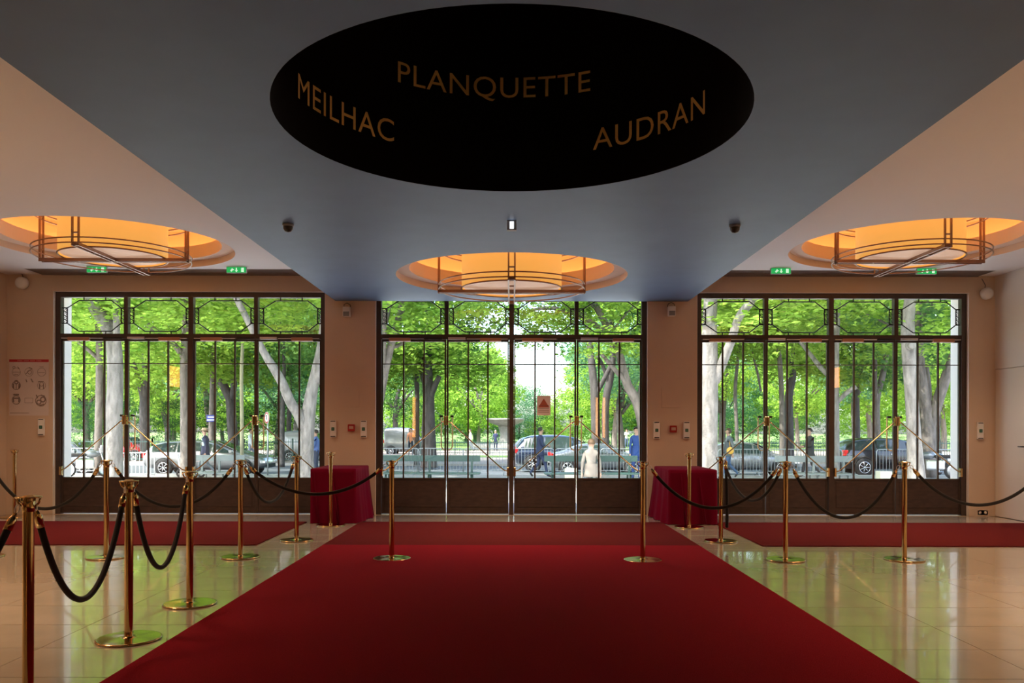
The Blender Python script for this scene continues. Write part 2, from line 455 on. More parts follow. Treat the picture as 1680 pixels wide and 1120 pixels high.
dup(c0, (-CHX, MY, ZC), 0, 'second amber chandelier on the poster side, deeper inside the lobby')
dup(c0, (CHX, MY, ZC), 0, 'second amber chandelier on the flush door side, deeper inside the lobby')
for (x, y) in ((-CHX, CHY), (CHX, CHY), (0, CHY)):
    lamp('AREA', 'chandelier_downlight', (x, y, (ZC if x else ZS) - 0.215), 48.0, WARM, shape='DISK', size=1.1, spread=R_(130))
for (x, y) in ((-CHX, MY), (CHX, MY)):
    lamp('AREA', 'chandelier_downlight', (x, y, ZC - 0.23), 85.0, WARM, shape='DISK', size=1.1, spread=R_(108))

# ceiling grilles
for nm, x0, x1, lab in (('a', GXL, -SX, 'long narrow ceiling air grille beside the wall on the poster side'), ('b', SX, GXR, 'long narrow ceiling air grille beside the wall on the flush door side')):
    g = thing('air_grille', lab, 'grille', ((x0 + x1) / 2, (GY + WY) / 2, ZC)); hw = (x1 - x0) / 2; hd = (WY - GY) / 2
    MB().box(-hw, hw, -hd, hd, 0.10, 0.12).box(-hw, hw, -hd, -hd + .01, -0.002, 0.1).box(-hw, hw, hd - .02, hd, -0.012, 0.1).box(-hw, -hw + .01, -hd, hd, -.002, .1).box(hw - .01, hw, -hd, hd, -.002, .1).build('grille_box', M_VENT, g)
    m = MB()
    for k in range(14):
        y = -hd + 0.03 + k * (2 * hd - 0.06) / 13
        m.box(-hw + .01, hw - .01, y - .003, y + .003, 0.0, 0.03)
    m.build('slat', M_VENT, g, kind='stuff')

# wall lamps that show only as orange reflections in the glazing
def wall_light(loc, rz, w, h, label):
    t = thing('wall_light', label, 'wall light', loc, rz, 'orange wall lamps')
    MB().bevbox(-w / 2, w / 2, 0.02, 0.06, -h / 2, h / 2, 0.006).build('lit_panel', M_SCONCE, t)
    MB().box(-w / 2 - .01, w / 2 + .01, 0.0, 0.02, -h / 2 - .01, h / 2 + .01).build('back_plate', M_BRASSD, t)
wall_light((-3.9, YB, 1.75), 0, 0.12, 1.6, 'tall thin orange wall lamp on the rear wall, poster side')
wall_light((3.42, YB, 1.75), 0, 0.10, 1.6, 'first of two tall thin orange lamps on the rear wall')
wall_light((3.70, YB, 1.75), 0, 0.10, 1.6, 'second of two tall thin orange lamps on the rear wall')
wall_light((XL, 6.5, 2.45), -PI / 2, 0.5, 0.45, 'square orange wall lamp on the side wall, poster side')
wall_light((XR, 6.5, 2.45), PI / 2, 0.5, 0.45, 'square orange wall lamp on the side wall, flush door side')

# ------------------------------------------------------------ carpets
car = MB().bevbox(-2.085, 2.085, -3.0, 9.08, 0.0, 0.012, 0.004).build('red_carpet', M_CARPET)
tag(car, 'long deep red carpet running down the middle of the lobby', 'carpet')
def mat_strip(poly, label):
    o = MB().prism(poly, 'z', 0.0, 0.011).build('entrance_matting', M_MAT); tag(o, label, 'carpet', 'cross strips of entrance matting')
mat_strip([(-2.085, 9.082), (2.085, 9.082), (2.085, 11.35), (-2.085, 11.35)], 'brown red entrance matting across the middle doorway')
mat_strip([(XL + .02, 9.08), (-2.83, 9.08), (-2.83, 11.35), (XL + .02, 11.35)], 'brown red entrance matting before the doorway on the poster side')
mat_strip([(2.79, 9.08), (XR - .02, 9.08), (XR - .02, 11.35), (2.79, 11.35)], 'brown red entrance matting before the doorway by the flush side door')

# ------------------------------------------------------------ glazed doors
DY = 12.42                           # door plane centre
K = DY / 1345
def zy(y): return 1.3 - (y - 703) * K
Z_TR0, Z_TR1 = zy(557), zy(549)      # transom bar
Z_KICK = zy(785)
FR = 0.075
LEAFW = None
for di, (a, b) in enumerate(OPEN):
    side = ('on the poster side', 'in the middle', 'by the flush side door')[di]
    w = thing('window_%d' % (di + 1), 'dark bronze doorway frame with octagon leaded fanlights ' + side, None, ((a + b) / 2, DY, 0)); w['kind'] = 'structure'
    hw = (b - a) / 2 - 0.004
    fr = MB()
    fr.box(-hw, -hw + FR, -0.05, 0.05, 0, OTOP - .004); fr.box(hw - FR, hw, -0.05, 0.05, 0, OTOP - .004)
    fr.box(-hw + FR, hw - FR, -0.05, 0.05, OTOP - .004 - FR, OTOP - .004)
    fr.box(-hw + FR, hw - FR, -0.045, 0.045, Z_TR0, Z_TR1)
    fr.box(-0.036, 0.036, -0.05, 0.05, 0, Z_TR0)
    fr.build('outer_frame', M_FRAME, w)
    n = 4; inner0 = -hw + FR; span = (2 * hw - 2 * FR)
    bw = (2 * hw - 2 * FR) / 4
    mull = [-hw + FR + bw * k for k in (1, 2, 3)]
    for k, mx in enumerate(mull):
        hwm = 0.036 if k == 1 else 0.030
        MB().box(mx - hwm, mx + hwm, -0.045, 0.045, Z_TR1, OTOP - FR - .004).build('mullion', M_FRAME, w)
    zt0, zt1 = Z_TR1, OTOP - .004 - FR
    for k in range(4):
        x0 = -hw + FR + bw * k + (0.030 if k else 0); x1 = -hw + FR + bw * (k + 1) - (0.030 if k < 3 else 0)
        ww = x1 - x0; hh = zt1 - zt0; u = lambda t: x0 + ww * t; v = lambda t: zt0 + hh * t
        r = 0.010
        octp = [(u(.27), v(.92)), (u(.78), v(.92)), (u(.935), v(.715)), (u(.935), v(.29)), (u(.775), v(.075)), (u(.26), v(.075)), (u(.08), v(.29)), (u(.08), v(.715))]
        cm_ = MB()
        def bar(p, q, t=0.009):
            cm_.tube([(p[0], 0, p[1]), (q[0], 0, q[1])], t, 6)
        for i in range(8): bar(octp[i], octp[(i + 1) % 8])
        for uu in (.345, .69):
            bar((u(uu), v(.92)), (u(uu), zt1)); bar((u(uu), v(.075)), (u(uu), zt0))
        for vv in (.715, .29):
            bar((x0, v(vv)), (u(.08), v(vv))); bar((u(.935), v(vv)), (x1, v(vv)))
        cm_.build('lead_came', M_LEAD, w)
        # scrollwork squares at either side of the octagon
        sw = MB()
        for (sa, sb) in ((x0, u(.08)), (u(.935), x1)):
            cxx = (sa + sb) / 2; rr = (sb - sa) / 2 * 0.75
            for q in range(4):
                zc = v(.29 + .425 * (q + .5) / 4)
                sw.tube([(cxx + rr * cos(t) * (1 - .0 * t), 0, zc + rr * sin(t)) for t in [2 * PI * i / 10 for i in range(10)]], 0.005, 4, closed=True)
                sw.tube([(cxx - rr, 0, zc - rr * .9), (cxx, 0, zc), (cxx + rr, 0, zc + rr * .9)], 0.004, 4)
        sw.build('scrollwork', M_LEAD, w)
        MB().prism(octp, 'y', -0.003, 0.003).build('octagon_pane', GLASS, w)
        for poly in ([(x0, v(.715)), (u(.08), v(.715)), octp[0], (u(.345), v(.92)), (u(.345), zt1), (x0, zt1)],
                     [(u(.69), v(.92)), octp[1], (u(.935), v(.715)), (x1, v(.715)), (x1, zt1), (u(.69), zt1)],
                     [(x0, zt0), (u(.345), zt0), (u(.345), v(.075)), octp[5], (u(.08), v(.29)), (x0, v(.29))],
                     [(u(.69), zt0), (x1, zt0), (x1, v(.29)), (u(.935), v(.29)), octp[4], (u(.69), v(.075))],
                     [(u(.345), v(.92)), (u(.69), v(.92)), (u(.69), zt1), (u(.345), zt1)],
                     [(u(.345), zt0), (u(.69), zt0), (u(.69), v(.075)), (u(.345), v(.075))]):
            MB().prism(poly, 'y', -0.003, 0.003).build('pane', GLASS, w)
    # leaves
    names = ('first', 'second', 'third', 'fourth')
    for k in range(4):
        pair_left = (k % 2 == 0)                      # hinge on the outer side
        if k < 2: x0 = inner0 + bw * k if k == 0 else inner0 + bw; 
        xa = {0: -hw + FR, 1: mull[0], 2: 0.036, 3: mull[2]}[k]; xb = {0: mull[0], 1: -0.036, 2: mull[2], 3: hw - FR}[k]
        lw = xb - xa
        s = 1 if pair_left else -1                    # local x from hinge (0) to meeting stile (lw)
        hinge = xa if pair_left else xb
        d = thing('door_%d' % (di * 4 + k + 1), 'glazed bronze door leaf with brass push bar, %s counted from the poster side of the doorway %s' % (names[k], side), None, ((a + b) / 2 + hinge, DY, 0)); d['kind'] = 'structure'
        X = lambda t: s * t
        zb_, zt_ = 0.012, Z_TR0 - 0.004
        st = 0.022; ms = 0.029
        gap = 0.0045 if not (di == 0) else 0.0015
        f = MB()
        f.box(X(0.004), X(st), -0.022, 0.022, zb_, zt_); f.box(X(lw - ms), X(lw - gap), -0.022, 0.022, zb_, zt_)
        f.box(X(st), X(lw - ms), -0.022, 0.022, zt_ - 0.032, zt_); f.box(X(st), X(lw - ms), -0.022, 0.022, Z_KICK - 0.012, Z_KICK + .012)
        f.box(X(st), X(lw - ms), -0.022, 0.022, zb_, zb_ + 0.02)
        f.build('leaf_frame', M_FRAME, d)
        kp = MB().box(X(st), X(lw - ms), -0.012, 0.012, zb_ + .02, Z_KICK - .012)
        kp.bevbox(X(st + .03), X(lw - ms - .03), -0.019, -0.010, zb_ + .10, Z_KICK - .03, 0.004)
        kp.build('kick_panel', M_KICK, d)
        g0, g1 = st, lw - ms; zg0, zg1 = Z_KICK + .012, zt_ - .032; zh = zy(597.5)
        cols = [g0, g0 + (g1 - g0) / 3, g0 + 2 * (g1 - g0) / 3, g1]
        for c in cols[1:3]:
            MB().box(X(c - .011), X(c + .011), -0.016, 0.016, zg0, zg1).build('glazing_bar', M_FRAME, d)
        MB().box(X(g0), X(g1), -0.009, 0.009, zh - .007, zh + .007).build('cross_glazing_bar', M_FRAME, d)
        for c in range(3):
            for (z0, z1) in ((zg0, zh), (zh, zg1)):
                MB().box(X(cols[c]), X(cols[c + 1]), -0.003, 0.003, z0, z1).build('pane', GLASS, d)
        # brass push bar, cranked at both ends
        zt2, zb2 = zy(690), zy(774)
        pb = MB()
        pts = [(X(lw - .02), -0.075, zt2), (X(lw - .07), -0.085, zt2 - .03), (X(lw - .12), -0.085, zt2 - .075), (X(0.13), -0.085, zb2 + .075), (X(0.07), -0.085, zb2 + .03), (X(0.02), -0.075, zb2 + .015)]
        pb.tube(pts, 0.0105, 8); pb = pb.build('push_bar', M_BRASS, d)
        MB().bevbox(X(lw - .034), X(lw - .002), -0.095, -0.022, zt2 - .07, zt2 + .07, 0.006).build('bracket', M_BRASS, pb)
        MB().bevbox(X(.0), X(.032), -0.090, -0.022, zb2 - .06, zb2 + .075, 0.006).build('bracket', M_BRASS, pb)
        # outside pull handle
        zh0, zh1 = zy(683), zy(738)
        off = 0.085
        ph = MB().tube([(X(lw - off), 0.03, zh0), (X(lw - off), 0.075, zh0), (X(lw - off), 0.08, zh1 + .05), (X(lw - off + .02), 0.08, zh1 + .015), (X(lw - off + .045), 0.075, zh1), (X(lw - .01), 0.022, zh1)], 0.010, 8).build('pull_handle', M_BRASSD, d)
        MB().box(X(lw - off - .022), X(lw - off + .030), 0.0, 0.045, zh0 - .014, zh0 + .018).build('mount', M_LEAD, ph)
        # door closer: body near the hinge and slim arm
        cl = MB().bevbox(X(0.12), X(0.44), -0.085, -0.022, zt_ - .03, zt_ + .022, 0.006).build('door_closer', M_CLOSER, d)
        MB().box(X(0.44), X(0.64), -0.07, -0.052, zt_ + .002, zt_ + .014).box(X(0.02), X(0.12), -0.07, -0.052, zt_ + .002, zt_ + .014).build('closer_arm', M_STEEL, cl)
        MB().bevbox(X(0.66), X(0.92), -0.06, -0.022, zt_ - .005, zt_ + .032, 0.004).build('slide_rail', M_STEEL if k % 2 else M_LEAD, cl)
        if di == 1 and k == 2:
            # warning notice stuck to the glass
            x0_, x1_ = PX(881, DY) - hinge, PX(903, DY) - hinge
            z0_, z1_ = zy(681), zy(649)
            nt_ = MB().box(x0_, x1_, -0.007, -0.0035, z0_, z1_).build('warning_notice', mat('notice_paper', (0.75, 0.62, 0.64), 0.7), d, label='paper notice with a red triangle')
            mc = (x0_ + x1_) / 2
            MB().prism([(mc - .085, z0_ + .12), (mc + .085, z0_ + .12), (mc, z0_ + .255)], 'y', -0.009, -0.0072).build('red_triangle', mat('notice_red', (0.38, 0.09, 0.06), 0.7), nt_)
            ml = MB()
            for zz in (0.045, 0.075, 0.105, 0.145): ml.box(x0_ + .02, x1_ - .02, -0.0095, -0.0072, z0_ + zz, z0_ + zz + .007)
            ml.build('text_line', mat('notice_ink', (0.16, 0.07, 0.06), 0.7), nt_)

# ------------------------------------------------------------ wall and ceiling fittings
def exit_sign(px, py, label):
    Y = 11.72; p = P(px, py, Y)
    t = thing('exit_sign', label, 'exit sign', (p.x, Y, ZC), 0, 'green emergency exit signs')
    MB().bevbox(-.142, .142, -.02, .02, -0.085, 0.0, 0.004).build('sign_box', mat('sign_box_grey', (.35, .42, .38), .5), t)
    MB().box(-.138, .138, -.024, -.02, -0.08, -0.004).build('green_face', M_EXIT, t)
    m = MB()
    m.prism([(-.085, -.052), (-.068, -.034), (-.035, -.034), (-.035, -.046), (-.062, -.046), (-.062, -.060), (-.068, -.070)], 'y', -.027, -.024)
    m.prism([(-.058, -.058), (-.046, -.046), (-.052, -.020), (-.066, -.022)], 'y', -.0275, -.0265)
    m.build('running_figure', M_EXITW, t)
    MB().box(-.005, .010, -.027, -.024, -.070, -.014).prism([(-.02, -.048), (.0025, -.070), (.025, -.048)], 'y', -.0268, -.024).build('arrow', M_EXITW, t)
    MB().box(.072, .108, -.027, -.024, -.070, -.014).build('doorway_symbol', M_EXITW, t)
exit_sign(159, 444, 'green exit sign furthest along the ceiling towards the poster corner')
exit_sign(388, 444, 'green exit sign hanging just beside the blue bulkhead on the poster side')
exit_sign(1280, 444, 'green exit sign hanging just beside the blue bulkhead on the flush door side')
exit_sign(1519, 445, 'green exit sign furthest along the ceiling towards the flush side door')

for x, lab in ((472, 'black dome camera under the blue ceiling, poster side'), (1205, 'black dome camera under the blue ceiling, flush door side')):
    t = thing('dome_camera', lab, 'security camera', (PX(x, 7.68), 7.68, ZS), 0, 'dome cameras')
    MB().lathe([(0.01, 0), (0.052, 0), (0.052, -0.02), (0.045, -0.026)], n=24).build('housing', M_GREYPL, t)
    MB().lathe([(0.046, -0.022), (0.044, -0.05), (0.03, -0.072), (0.001, -0.078)], n=24).build('dome', M_DKPL, t)
t = thing('ceiling_spot', 'tiny square emergency light glowing white under the blue ceiling', 'light', (0, 7.55, ZS))
MB().bevbox(-.043, .043, -.03, .03, -.09, 0, .004).build('housing', M_GREYPL, t)
MB().box(-.017, .017, -.034, -.029, -.078, -.014).build('lens', M_SPOT, t)

for px, py, lab in ((40, 467, 'round white emergency lamp high in the corner above the poster'), (1614, 481, 'round white emergency lamp high in the corner above the wall socket')):
    p = P(px, py, WY); t = thing('emergency_lamp', lab, 'lamp', (p.x, WY, p.z), 0, 'round emergency lamps')
    m = MB().lathe([(0.001, 0.13), (0.06, 0.125), (0.088, 0.10), (0.09, 0.04), (0.05, 0.02)], n=28); m.xform(Matrix.Rotation(PI / 2, 4, 'X')); m.build('lamp_head', M_WHITEPL, t)
    MB().box(-.02, .02, -0.05, 0, -.02, .02).build('bracket', M_GREYPL, t)
    m = MB().tube([(0, -.02, .07), (-.01, -.05, .13), (-.03, -.03, .19), (-.035, -.004, .23)], 0.005, 6); m.build('cable', M_DKPL, t)
for px, py, lab in ((570, 513, 'small white wall speaker with cable loop on the pier by the crimson table, poster side'), (1100, 511, 'small white wall speaker with cable loop on the pier by the flush door side table')):
    p = P(px, py, WY); t = thing('wall_speaker', lab, 'speaker', (p.x, WY, p.z), 0, 'small wall speakers')
    m = MB().bevbox(-.055, .055, -.11, -.02, -.075, .075, .012); m.build('cabinet', M_WHITEPL, t)
    MB().bevbox(-.045, .045, -.118, -.108, -.068, .0, .003).build('speaker_grille', M_GREYPL, t)
    MB().box(-.015, .015, -.03, 0, -.02, .02).build('bracket', M_GREYPL, t)
    MB().tube([(.05, -.04, .07), (.045, -.05, .11), (0, -.05, .135), (-.045, -.04, .115), (-.055, -.005, .07)], 0.005, 6).build('cable', M_DKPL, t)

cps = ((69, 702, 'white wall release unit under the corner of the pictogram poster'), (547, 704, 'white wall release unit beside the middle doorway pier, outer one by the poster side doorway'),
       (597, 704, 'white wall release unit right next to the middle doorway, poster side pier'), (1077, 705, 'white wall release unit right next to the middle doorway, opposite pier'),
       (1126, 705, 'white wall release unit on the edge of the doorway by the flush side door'), (1607, 705, 'white wall release unit above the wall socket'))
for px, py, lab in cps:
    p = P(px, py, WY); t = thing('door_release', lab, 'door release', (p.x, WY, p.z), 0, 'white door release units')
    MB().bevbox(-.046, .046, -.035, 0, -.128, .128, .005).build('housing', M_WHITEPL, t)
    MB().box(-.022, .022, -.041, -.034, -.024, .024).build('button', M_GREENBTN, t)
    MB().box(-.012, .012, -.044, -.041, -.014, .014).build('button_cap', mat('cap', (.1, .25, .2), .4), t)
    for z in (.11, -.117): MB().box(-.036, .036, -.038, -.034, z, z + .012).build('slot', M_DKPL, t)
for px, py, lab in ((577, 702, 'red fire alarm call point on the poster side pier'), (1104, 703, 'red fire alarm call point on the flush door side pier')):
    p = P(px, py, WY); t = thing('fire_alarm', lab, 'fire alarm', (p.x, WY, p.z), 0, 'red fire alarm call points')
    MB().bevbox(-.052, .052, -.045, 0, -.052, .052, .008).build('housing', M_RED, t)
    MB().box(-.032, .032, -.049, -.044, -.018, .026).build('glass_plate', mat('callpoint_plate', (.55, .40, .36), .4), t)
p = P(1612, 839, WY); t = thing('wall_socket', 'pale double wall socket low on the wall by the flush door', 'socket', (p.x, WY, p.z))
MB().bevbox(-.08, .08, -.012, 0, -.04, .04, .004).build('plate', M_SIDE, t)
for x in (-.04, .04): 
    m = MB().lathe([(0.001, .016), (.018, .016), (.022, .012)], n=16); m.xform(Matrix.Translation((x, 0, 0)) @ Matrix.Rotation(PI / 2, 4, 'X')); m.build('outlet', M_SIDE, t)

# pictogram poster
p0, p1 = P(15.5, 683, WY), P(80, 591, WY)
t = thing('poster', 'white safety poster with red heading band and rows of grey pictograms', 'poster', ((p0.x + p1.x) / 2, WY, (p0.z + p1.z) / 2))
hw, hh = (p1.x - p0.x) / 2, (p1.z - p0.z) / 2
MB().box(-hw, hw, -.006, 0, -hh, hh).build('sheet', M_PAPER, t)
MB().box(-hw, hw, -.009, -.005, hh - .04, hh).build('heading_band', M_POSTRED, t)
m = MB()
for k in range(19):
    if k % 5 != 4: m.box(-.17 + k * .019, -.17 + k * .019 + .013, -.0105, -.009, hh - .027, hh - .013)
m.build('heading_text', mat('heading_ink', (.62, .25, .22), .6), t, kind='stuff')
rp = random.Random(3)
cells = [(-.19, .23, 0), (0, .23, 1), (.19, .23, 2), (-.19, .03, 3), (0, .10, 4), (.19, .03, 5), (-.19, -.19, 6), (0, -.20, 7), (.18, -.20, 8)]
for (cx, cz, k) in cells:
    m = MB(); R0 = .062 if k != 8 else .08
    def circ(cx, cz, R, r=.004, n=20): m.tube([(cx + R * cos(2 * PI * i / n), -.008, cz + R * sin(2 * PI * i / n)) for i in range(n)], r, 4, closed=True)
    def seg(ax, az, bx, bz, r=.005): m.tube([(cx + ax, -.008, cz + az), (cx + bx, -.008, cz + bz)], r, 4)
    if k not in (4, 7): circ(cx, cz, R0, .005 if k in (3, 6, 8) else .0025)
    if k == 0: circ(cx - .035, cz + .07, .018); seg(.02, .08, .045, .05); seg(-.06, .0, .06, .0, .003); seg(-.03, -.04, .03, -.04)
    elif k == 1: seg(-.05, -.03, .04, .05, .004); seg(.0, .07, .05, .05); circ(cx + .01, cz, .03)
    elif k == 2: seg(-.05, -.005, .05, -.005, .003); seg(-.03, .08, .03, .08, .003)
    elif k == 3: circ(cx, cz + .05, .025, .008); seg(-.04, -.04, -.045, .03, .01); seg(.04, -.04, .045, .03, .01); seg(0, -.05, 0, .02, .006)
    elif k == 4: seg(-.045, .02, -.03, -.02, .007); seg(.03, .03, .05, .0, .007); seg(.045, -.005, .065, -.02, .007)
    elif k == 5: seg(-.05, .06, .03, .06); seg(-.03, -.05, -.03, .02, .008); seg(.03, -.05, .03, .02, .006); circ(cx, cz + .02, .03)
    elif k == 6: seg(-.04, .08, .04, .08, .012); seg(-.04, .03, .04, .03, .010); seg(-.04, -.03, -.045, .05, .010); seg(.04, -.03, .045, .05, .010)
    elif k == 7: seg(-.06, -.03, .06, -.03, .003); seg(-.06, .04, .06, .04, .002); seg(-.06, -.03, -.06, .04, .002); seg(.06, -.03, .06, .04, .002)
    else: seg(-.07, .09, -.05, .04, .008); circ(cx - .03, cz - .02, .03, .008); circ(cx + .03, cz + .02, .035, .009); seg(-.02, -.07, .05, -.05, .008); seg(.0, .09, .06, .07, .005)
    m.build('pictogram', M_INK, t, kind='stuff')
MB().box(-hw + .01, 0.0, -.008, -.005, -hh + .035, -hh + .043).build('footer_line', M_INK, t)

# ------------------------------------------------------------ draped tables
def draped_table(x0, x1, y0, y1, H, flare, seed, label, open_front):
    r = random.Random(seed)
    cx, cyy = (x0 + x1) / 2, (y0 + y1) / 2
    t = thing('draped_table', label, 'table', (cx, cyy, 0), 0, 'crimson draped tables')
    a, b = (x1 - x0) / 2, (y1 - y0) / 2
    N = 160; rows = 14; vs = []; fs = []
    # outline with rounded corners
    per = []
    L = 4 * (a + b)
    for i in range(N):
        s = L * i / N
        if s < 2 * a: q = (-a + s, -b, 0, -1)
        elif s < 2 * a + 2 * b: q = (a, -b + s - 2 * a, 1, 0)
        elif s < 4 * a + 2 * b: q = (a - (s - 2 * a - 2 * b), b, 0, 1)
        else: q = (-a, b - (s - 4 * a - 2 * b), -1, 0)
        per.append((q, s))
    ph = r.random() * 6
    for j in range(rows + 1):
        tt = j / rows
        for (q, s) in per:
            amp = 0.004 + 0.026 * tt
            fold = amp * (sin(s * 15 + ph) * .6 + sin(s * 33 + ph * 2) * .3) * (1.4 if abs(q[2]) else 0.7)
            # folds fall fuller near the corners
            fx = fy = 0
            out = flare * tt ** 1.3
            if flare and q[2] * flare_dir > 0: fx = q[2] * out * (0.3 + 0.7 * (q[1] + b) / (2 * b))
            x = q[0] + q[2] * (fold + .01) + fx; y = q[1] + q[3] * (fold + .01)
            z = H - tt * (H - .006)
            vs.append((x, y, z))
    for j in range(rows):
        for i in range(N):
            i2 = (i + 1) % N
            fs.append((j * N + i, (j + 1) * N + i, (j + 1) * N + i2, j * N + i2))
    base = len(vs)
    for (q, s) in per: vs.append((q[0] * .985, q[1] * .99, H + .008))
    for i in range(N): fs.append((i, (i + 1) % N, base + (i + 1) % N, base + i))
    fs.append(list(range(base, base + N)))
    m = MB(); m.add(vs, fs, 0, True); cl = m.build('tablecloth', M_CLOTH, t)
    MB().box(-a + .02, a - .02, -b + .02, b - .02, H - .03, H - .002).build('tabletop', M_KICK, t)
    for sx in (-1, 1):
        for sy in (-1, 1):
            MB().box(sx * (a - .05) - .02, sx * (a - .05) + .02, sy * (b - .05) - .02, sy * (b - .05) + .02, 0, H - .03).build('leg', M_KICK, t)
    fp = MB(); f0 = -a + .05 if flare_dir > 0 else -a + .16
    for (p_, q_) in (((f0, H - .05), (f0 + .06, .02)), ((f0 + .25, H - .1), (f0 + .33, .02))):
        fp.tube([(p_[0], -b - .013, p_[1]), (q_[0], -b - .024, q_[1])], [.004, .016], 6)
    fp.build('cloth_pleat', M_CLOTH, t)
    return t
flare_dir = 1
draped_table(-2.74, -2.13, 11.20, 12.22, 0.742, 0.10, 1, 'square table under a crimson velvet cloth against the poster side pier', True)
flare_dir = -1
draped_table(2.14, 2.78, 11.12, 12.20, 0.742, 0.08, 5, 'square table under a crimson velvet cloth against the flush door side pier', False)

# ------------------------------------------------------------ stanchions and ropes
PH = 0.98
st_first = None
def stanchion(x, y, label, rz=0.0):
    global st_first
    if st_first is not None: return dup(st_first, (x, y, 0.0), rz, label)
    t = thing('stanchion', label, 'stanchion', (x, y, 0), rz, 'polished brass rope stanchions')
    MB().lathe([(0.002, 0), (0.186, 0), (0.190, .004), (0.190, .010), (0.184, .0135), (0.178, .013), (0.060, .0165), (0.030, .018), (0.0262, .020), (0.0255, .026)], n=56).build('base', M_BRASS, t)
    MB().lathe([(0.025, .02), (0.025, PH - .03), (0.025, PH - .012)], n=28).build('pole', M_BRASS, t)
    c = MB().lathe([(0.0255, PH - .075), (0.0275, PH - .07), (0.0275, PH - .03), (.0255, PH - .025)], n=28)
    c.lathe([(0.0255, PH - .012), (0.055, PH - .010), (0.058, PH - .006), (0.055, PH - .003), (0.030, PH - .002), (0.024, PH + .003), (0.002, PH + .004)], n=28)
    cr = c.build('crown', M_BRASS, t)
    for k in range(4):
        a = k * PI / 2 + PI / 4 * 0
        m = MB().tube([(0.03, 0, PH - .05), (0.048, 0, PH - .035), (0.056, 0, PH - .012)], 0.005, 6); m.xform(Matrix.Rotation(a, 4, 'Z')); m.build('hook_arm', M_BRASS, cr)
    st_first = t
    return t
S = {}
def st(k, px, Y, label, x=None):
    X = PX(px, Y) if x is None else x
    S[k] = (X, Y); stanchion(X, Y, label)
# the raised crimson-carpet ones stand on the pile (12 mm)
st(1, 47, 3.86, 'brass rope post nearest the camera at the lower left corner')
st(2, 212, 5.04, 'second brass rope post from the camera in the left row')
st(3, 312, 6.05, 'brass rope post on bare stone beside the red carpet, third in the left row')
st(4, 395, 8.25, 'brass rope post between the poster side matting and the red carpet corner, holding three ropes')
st(5, 487, 9.50, 'brass rope post on the stone strip in front of the poster side draped table')
st(6, 175, 8.21, 'brass rope post on bare stone in front of the poster side doorway')
st(7, 543, 10.98, 'brass rope post touching the front of the poster side draped table')
st(8, 643, 8.17, 'brass rope post standing on the red carpet, poster side')
st(9, 1055, 8.10, 'brass rope post standing on the red carpet, flush door side')
st(10, 1131, 10.85, 'brass rope post in front of the flush door side draped table')
st(11, 1183, 9.50, 'brass rope post with one loose rope hanging straight down')
st(12, 1289, 8.14, 'brass rope post beside the green reflection, joined by three ropes')
st(13, 1484, 8.17, 'brass rope post in front of the doorway by the flush side door, two ropes')
st(14, 24, 11.90, 'lone brass rope post against the wall below the poster, no rope')
st(15, 1728, 8.18, 'brass rope post cut off at the right picture edge')
st(16, -27, 8.25, 'brass rope post cut off at the left picture edge')
st(17, None, 2.15, 'brass rope post just outside the lower left picture corner', x=-2.62)

def rope(a, b, zmin, label):
    (xa, ya), (xb, yb) = S[a], S[b]
    A = Vector((xa, ya, 0)); B = Vector((xb, yb, 0)); d = (B - A).normalized()
    hk = 0.055
    A2 = A + d * hk; B2 = B - d * hk; zh = PH - .035; L = (B2 - A2).length
    g = thing('barrier_rope', label, 'rope', (0, 0, 0), 0, 'black velvet barrier ropes')
    sag = zh - zmin; pts = []
    # catenary-like: cosh profile
    import math as _m
    k = 2.2 if sag / L < 0.6 else 2.6
    den = _m.cosh(k / 2) - 1
    def pt(t):
        p = A2.lerp(B2, t); z = zh - sag * (1 - (_m.cosh(k * (t - .5)) - 1) / den); return Vector((p.x, p.y, z))
    N = 48; raw = [pt(i / N) for i in range(N + 1)]
    def arc(pts, frm, to):                                # part of the line between two arc lengths
        out = []; acc = 0
        for i in range(len(pts) - 1):
            l = (pts[i + 1] - pts[i]).length
            for (sv) in (frm, to):
                if acc <= sv < acc + l: out.append((sv, pts[i].lerp(pts[i + 1], (sv - acc) / l)))
            if frm < acc + l < to: out.append((acc + l, pts[i + 1]))
            acc += l
        out.sort(key=lambda q: q[0]); return [q[1] for q in out]
    tot = sum((raw[i + 1] - raw[i]).length for i in range(N))
    MB().tube(arc(raw, .115, tot - .115), 0.0165, 10).build('rope_cord', M_VELVET, g)
    for rev in (False, True):
        pp = raw[::-1] if rev else raw
        q = arc(pp, .045, .135)
        e = MB().tube([q[0], q[0].lerp(q[-1], .25), q[0].lerp(q[-1], .35), q[-1]], [.007, .013, .019, .0195], 12).build('end_cap', M_BRASS, g)
        h = arc(pp, .0, .05)
        c = (h[0] + h[-1]) / 2; dr = (h[-1] - h[0]).normalized(); sd = dr.cross(Vector((0, 0, 1))); sd = sd.normalized() if sd.length > .01 else Vector((1, 0, 0)); nn = dr.cross(sd)
        MB().tube([c + dr * .022 * cos(2 * PI * i / 12) + nn * .013 * sin(2 * PI * i / 12) for i in range(12)], .0028, 6, closed=True).build('snap_hook', M_STEEL, e)
rope(1, 2, 0.375, 'black rope sagging between the two posts nearest the camera')
rope(2, 3, 0.360, 'black rope in a narrow deep loop between the second and third left posts')
rope(4, 5, 0.500, 'black rope looping short in front of the poster side doorway to the table')
rope(6, 4, 0.512, 'black rope across the front of the poster side doorway')
rope(4, 8, 0.640, 'black rope crossing before the poster side draped table to the carpet')
rope(9, 12, 0.518, 'black rope crossing before the flush door side draped table')
rope(11, 12, 0.535, 'black rope between the post with the hanging rope and its front neighbour')
rope(12, 13, 0.421, 'long black rope across the doorway by the flush side door')
rope(13, 15, 0.548, 'black rope leaving the picture at the right edge')
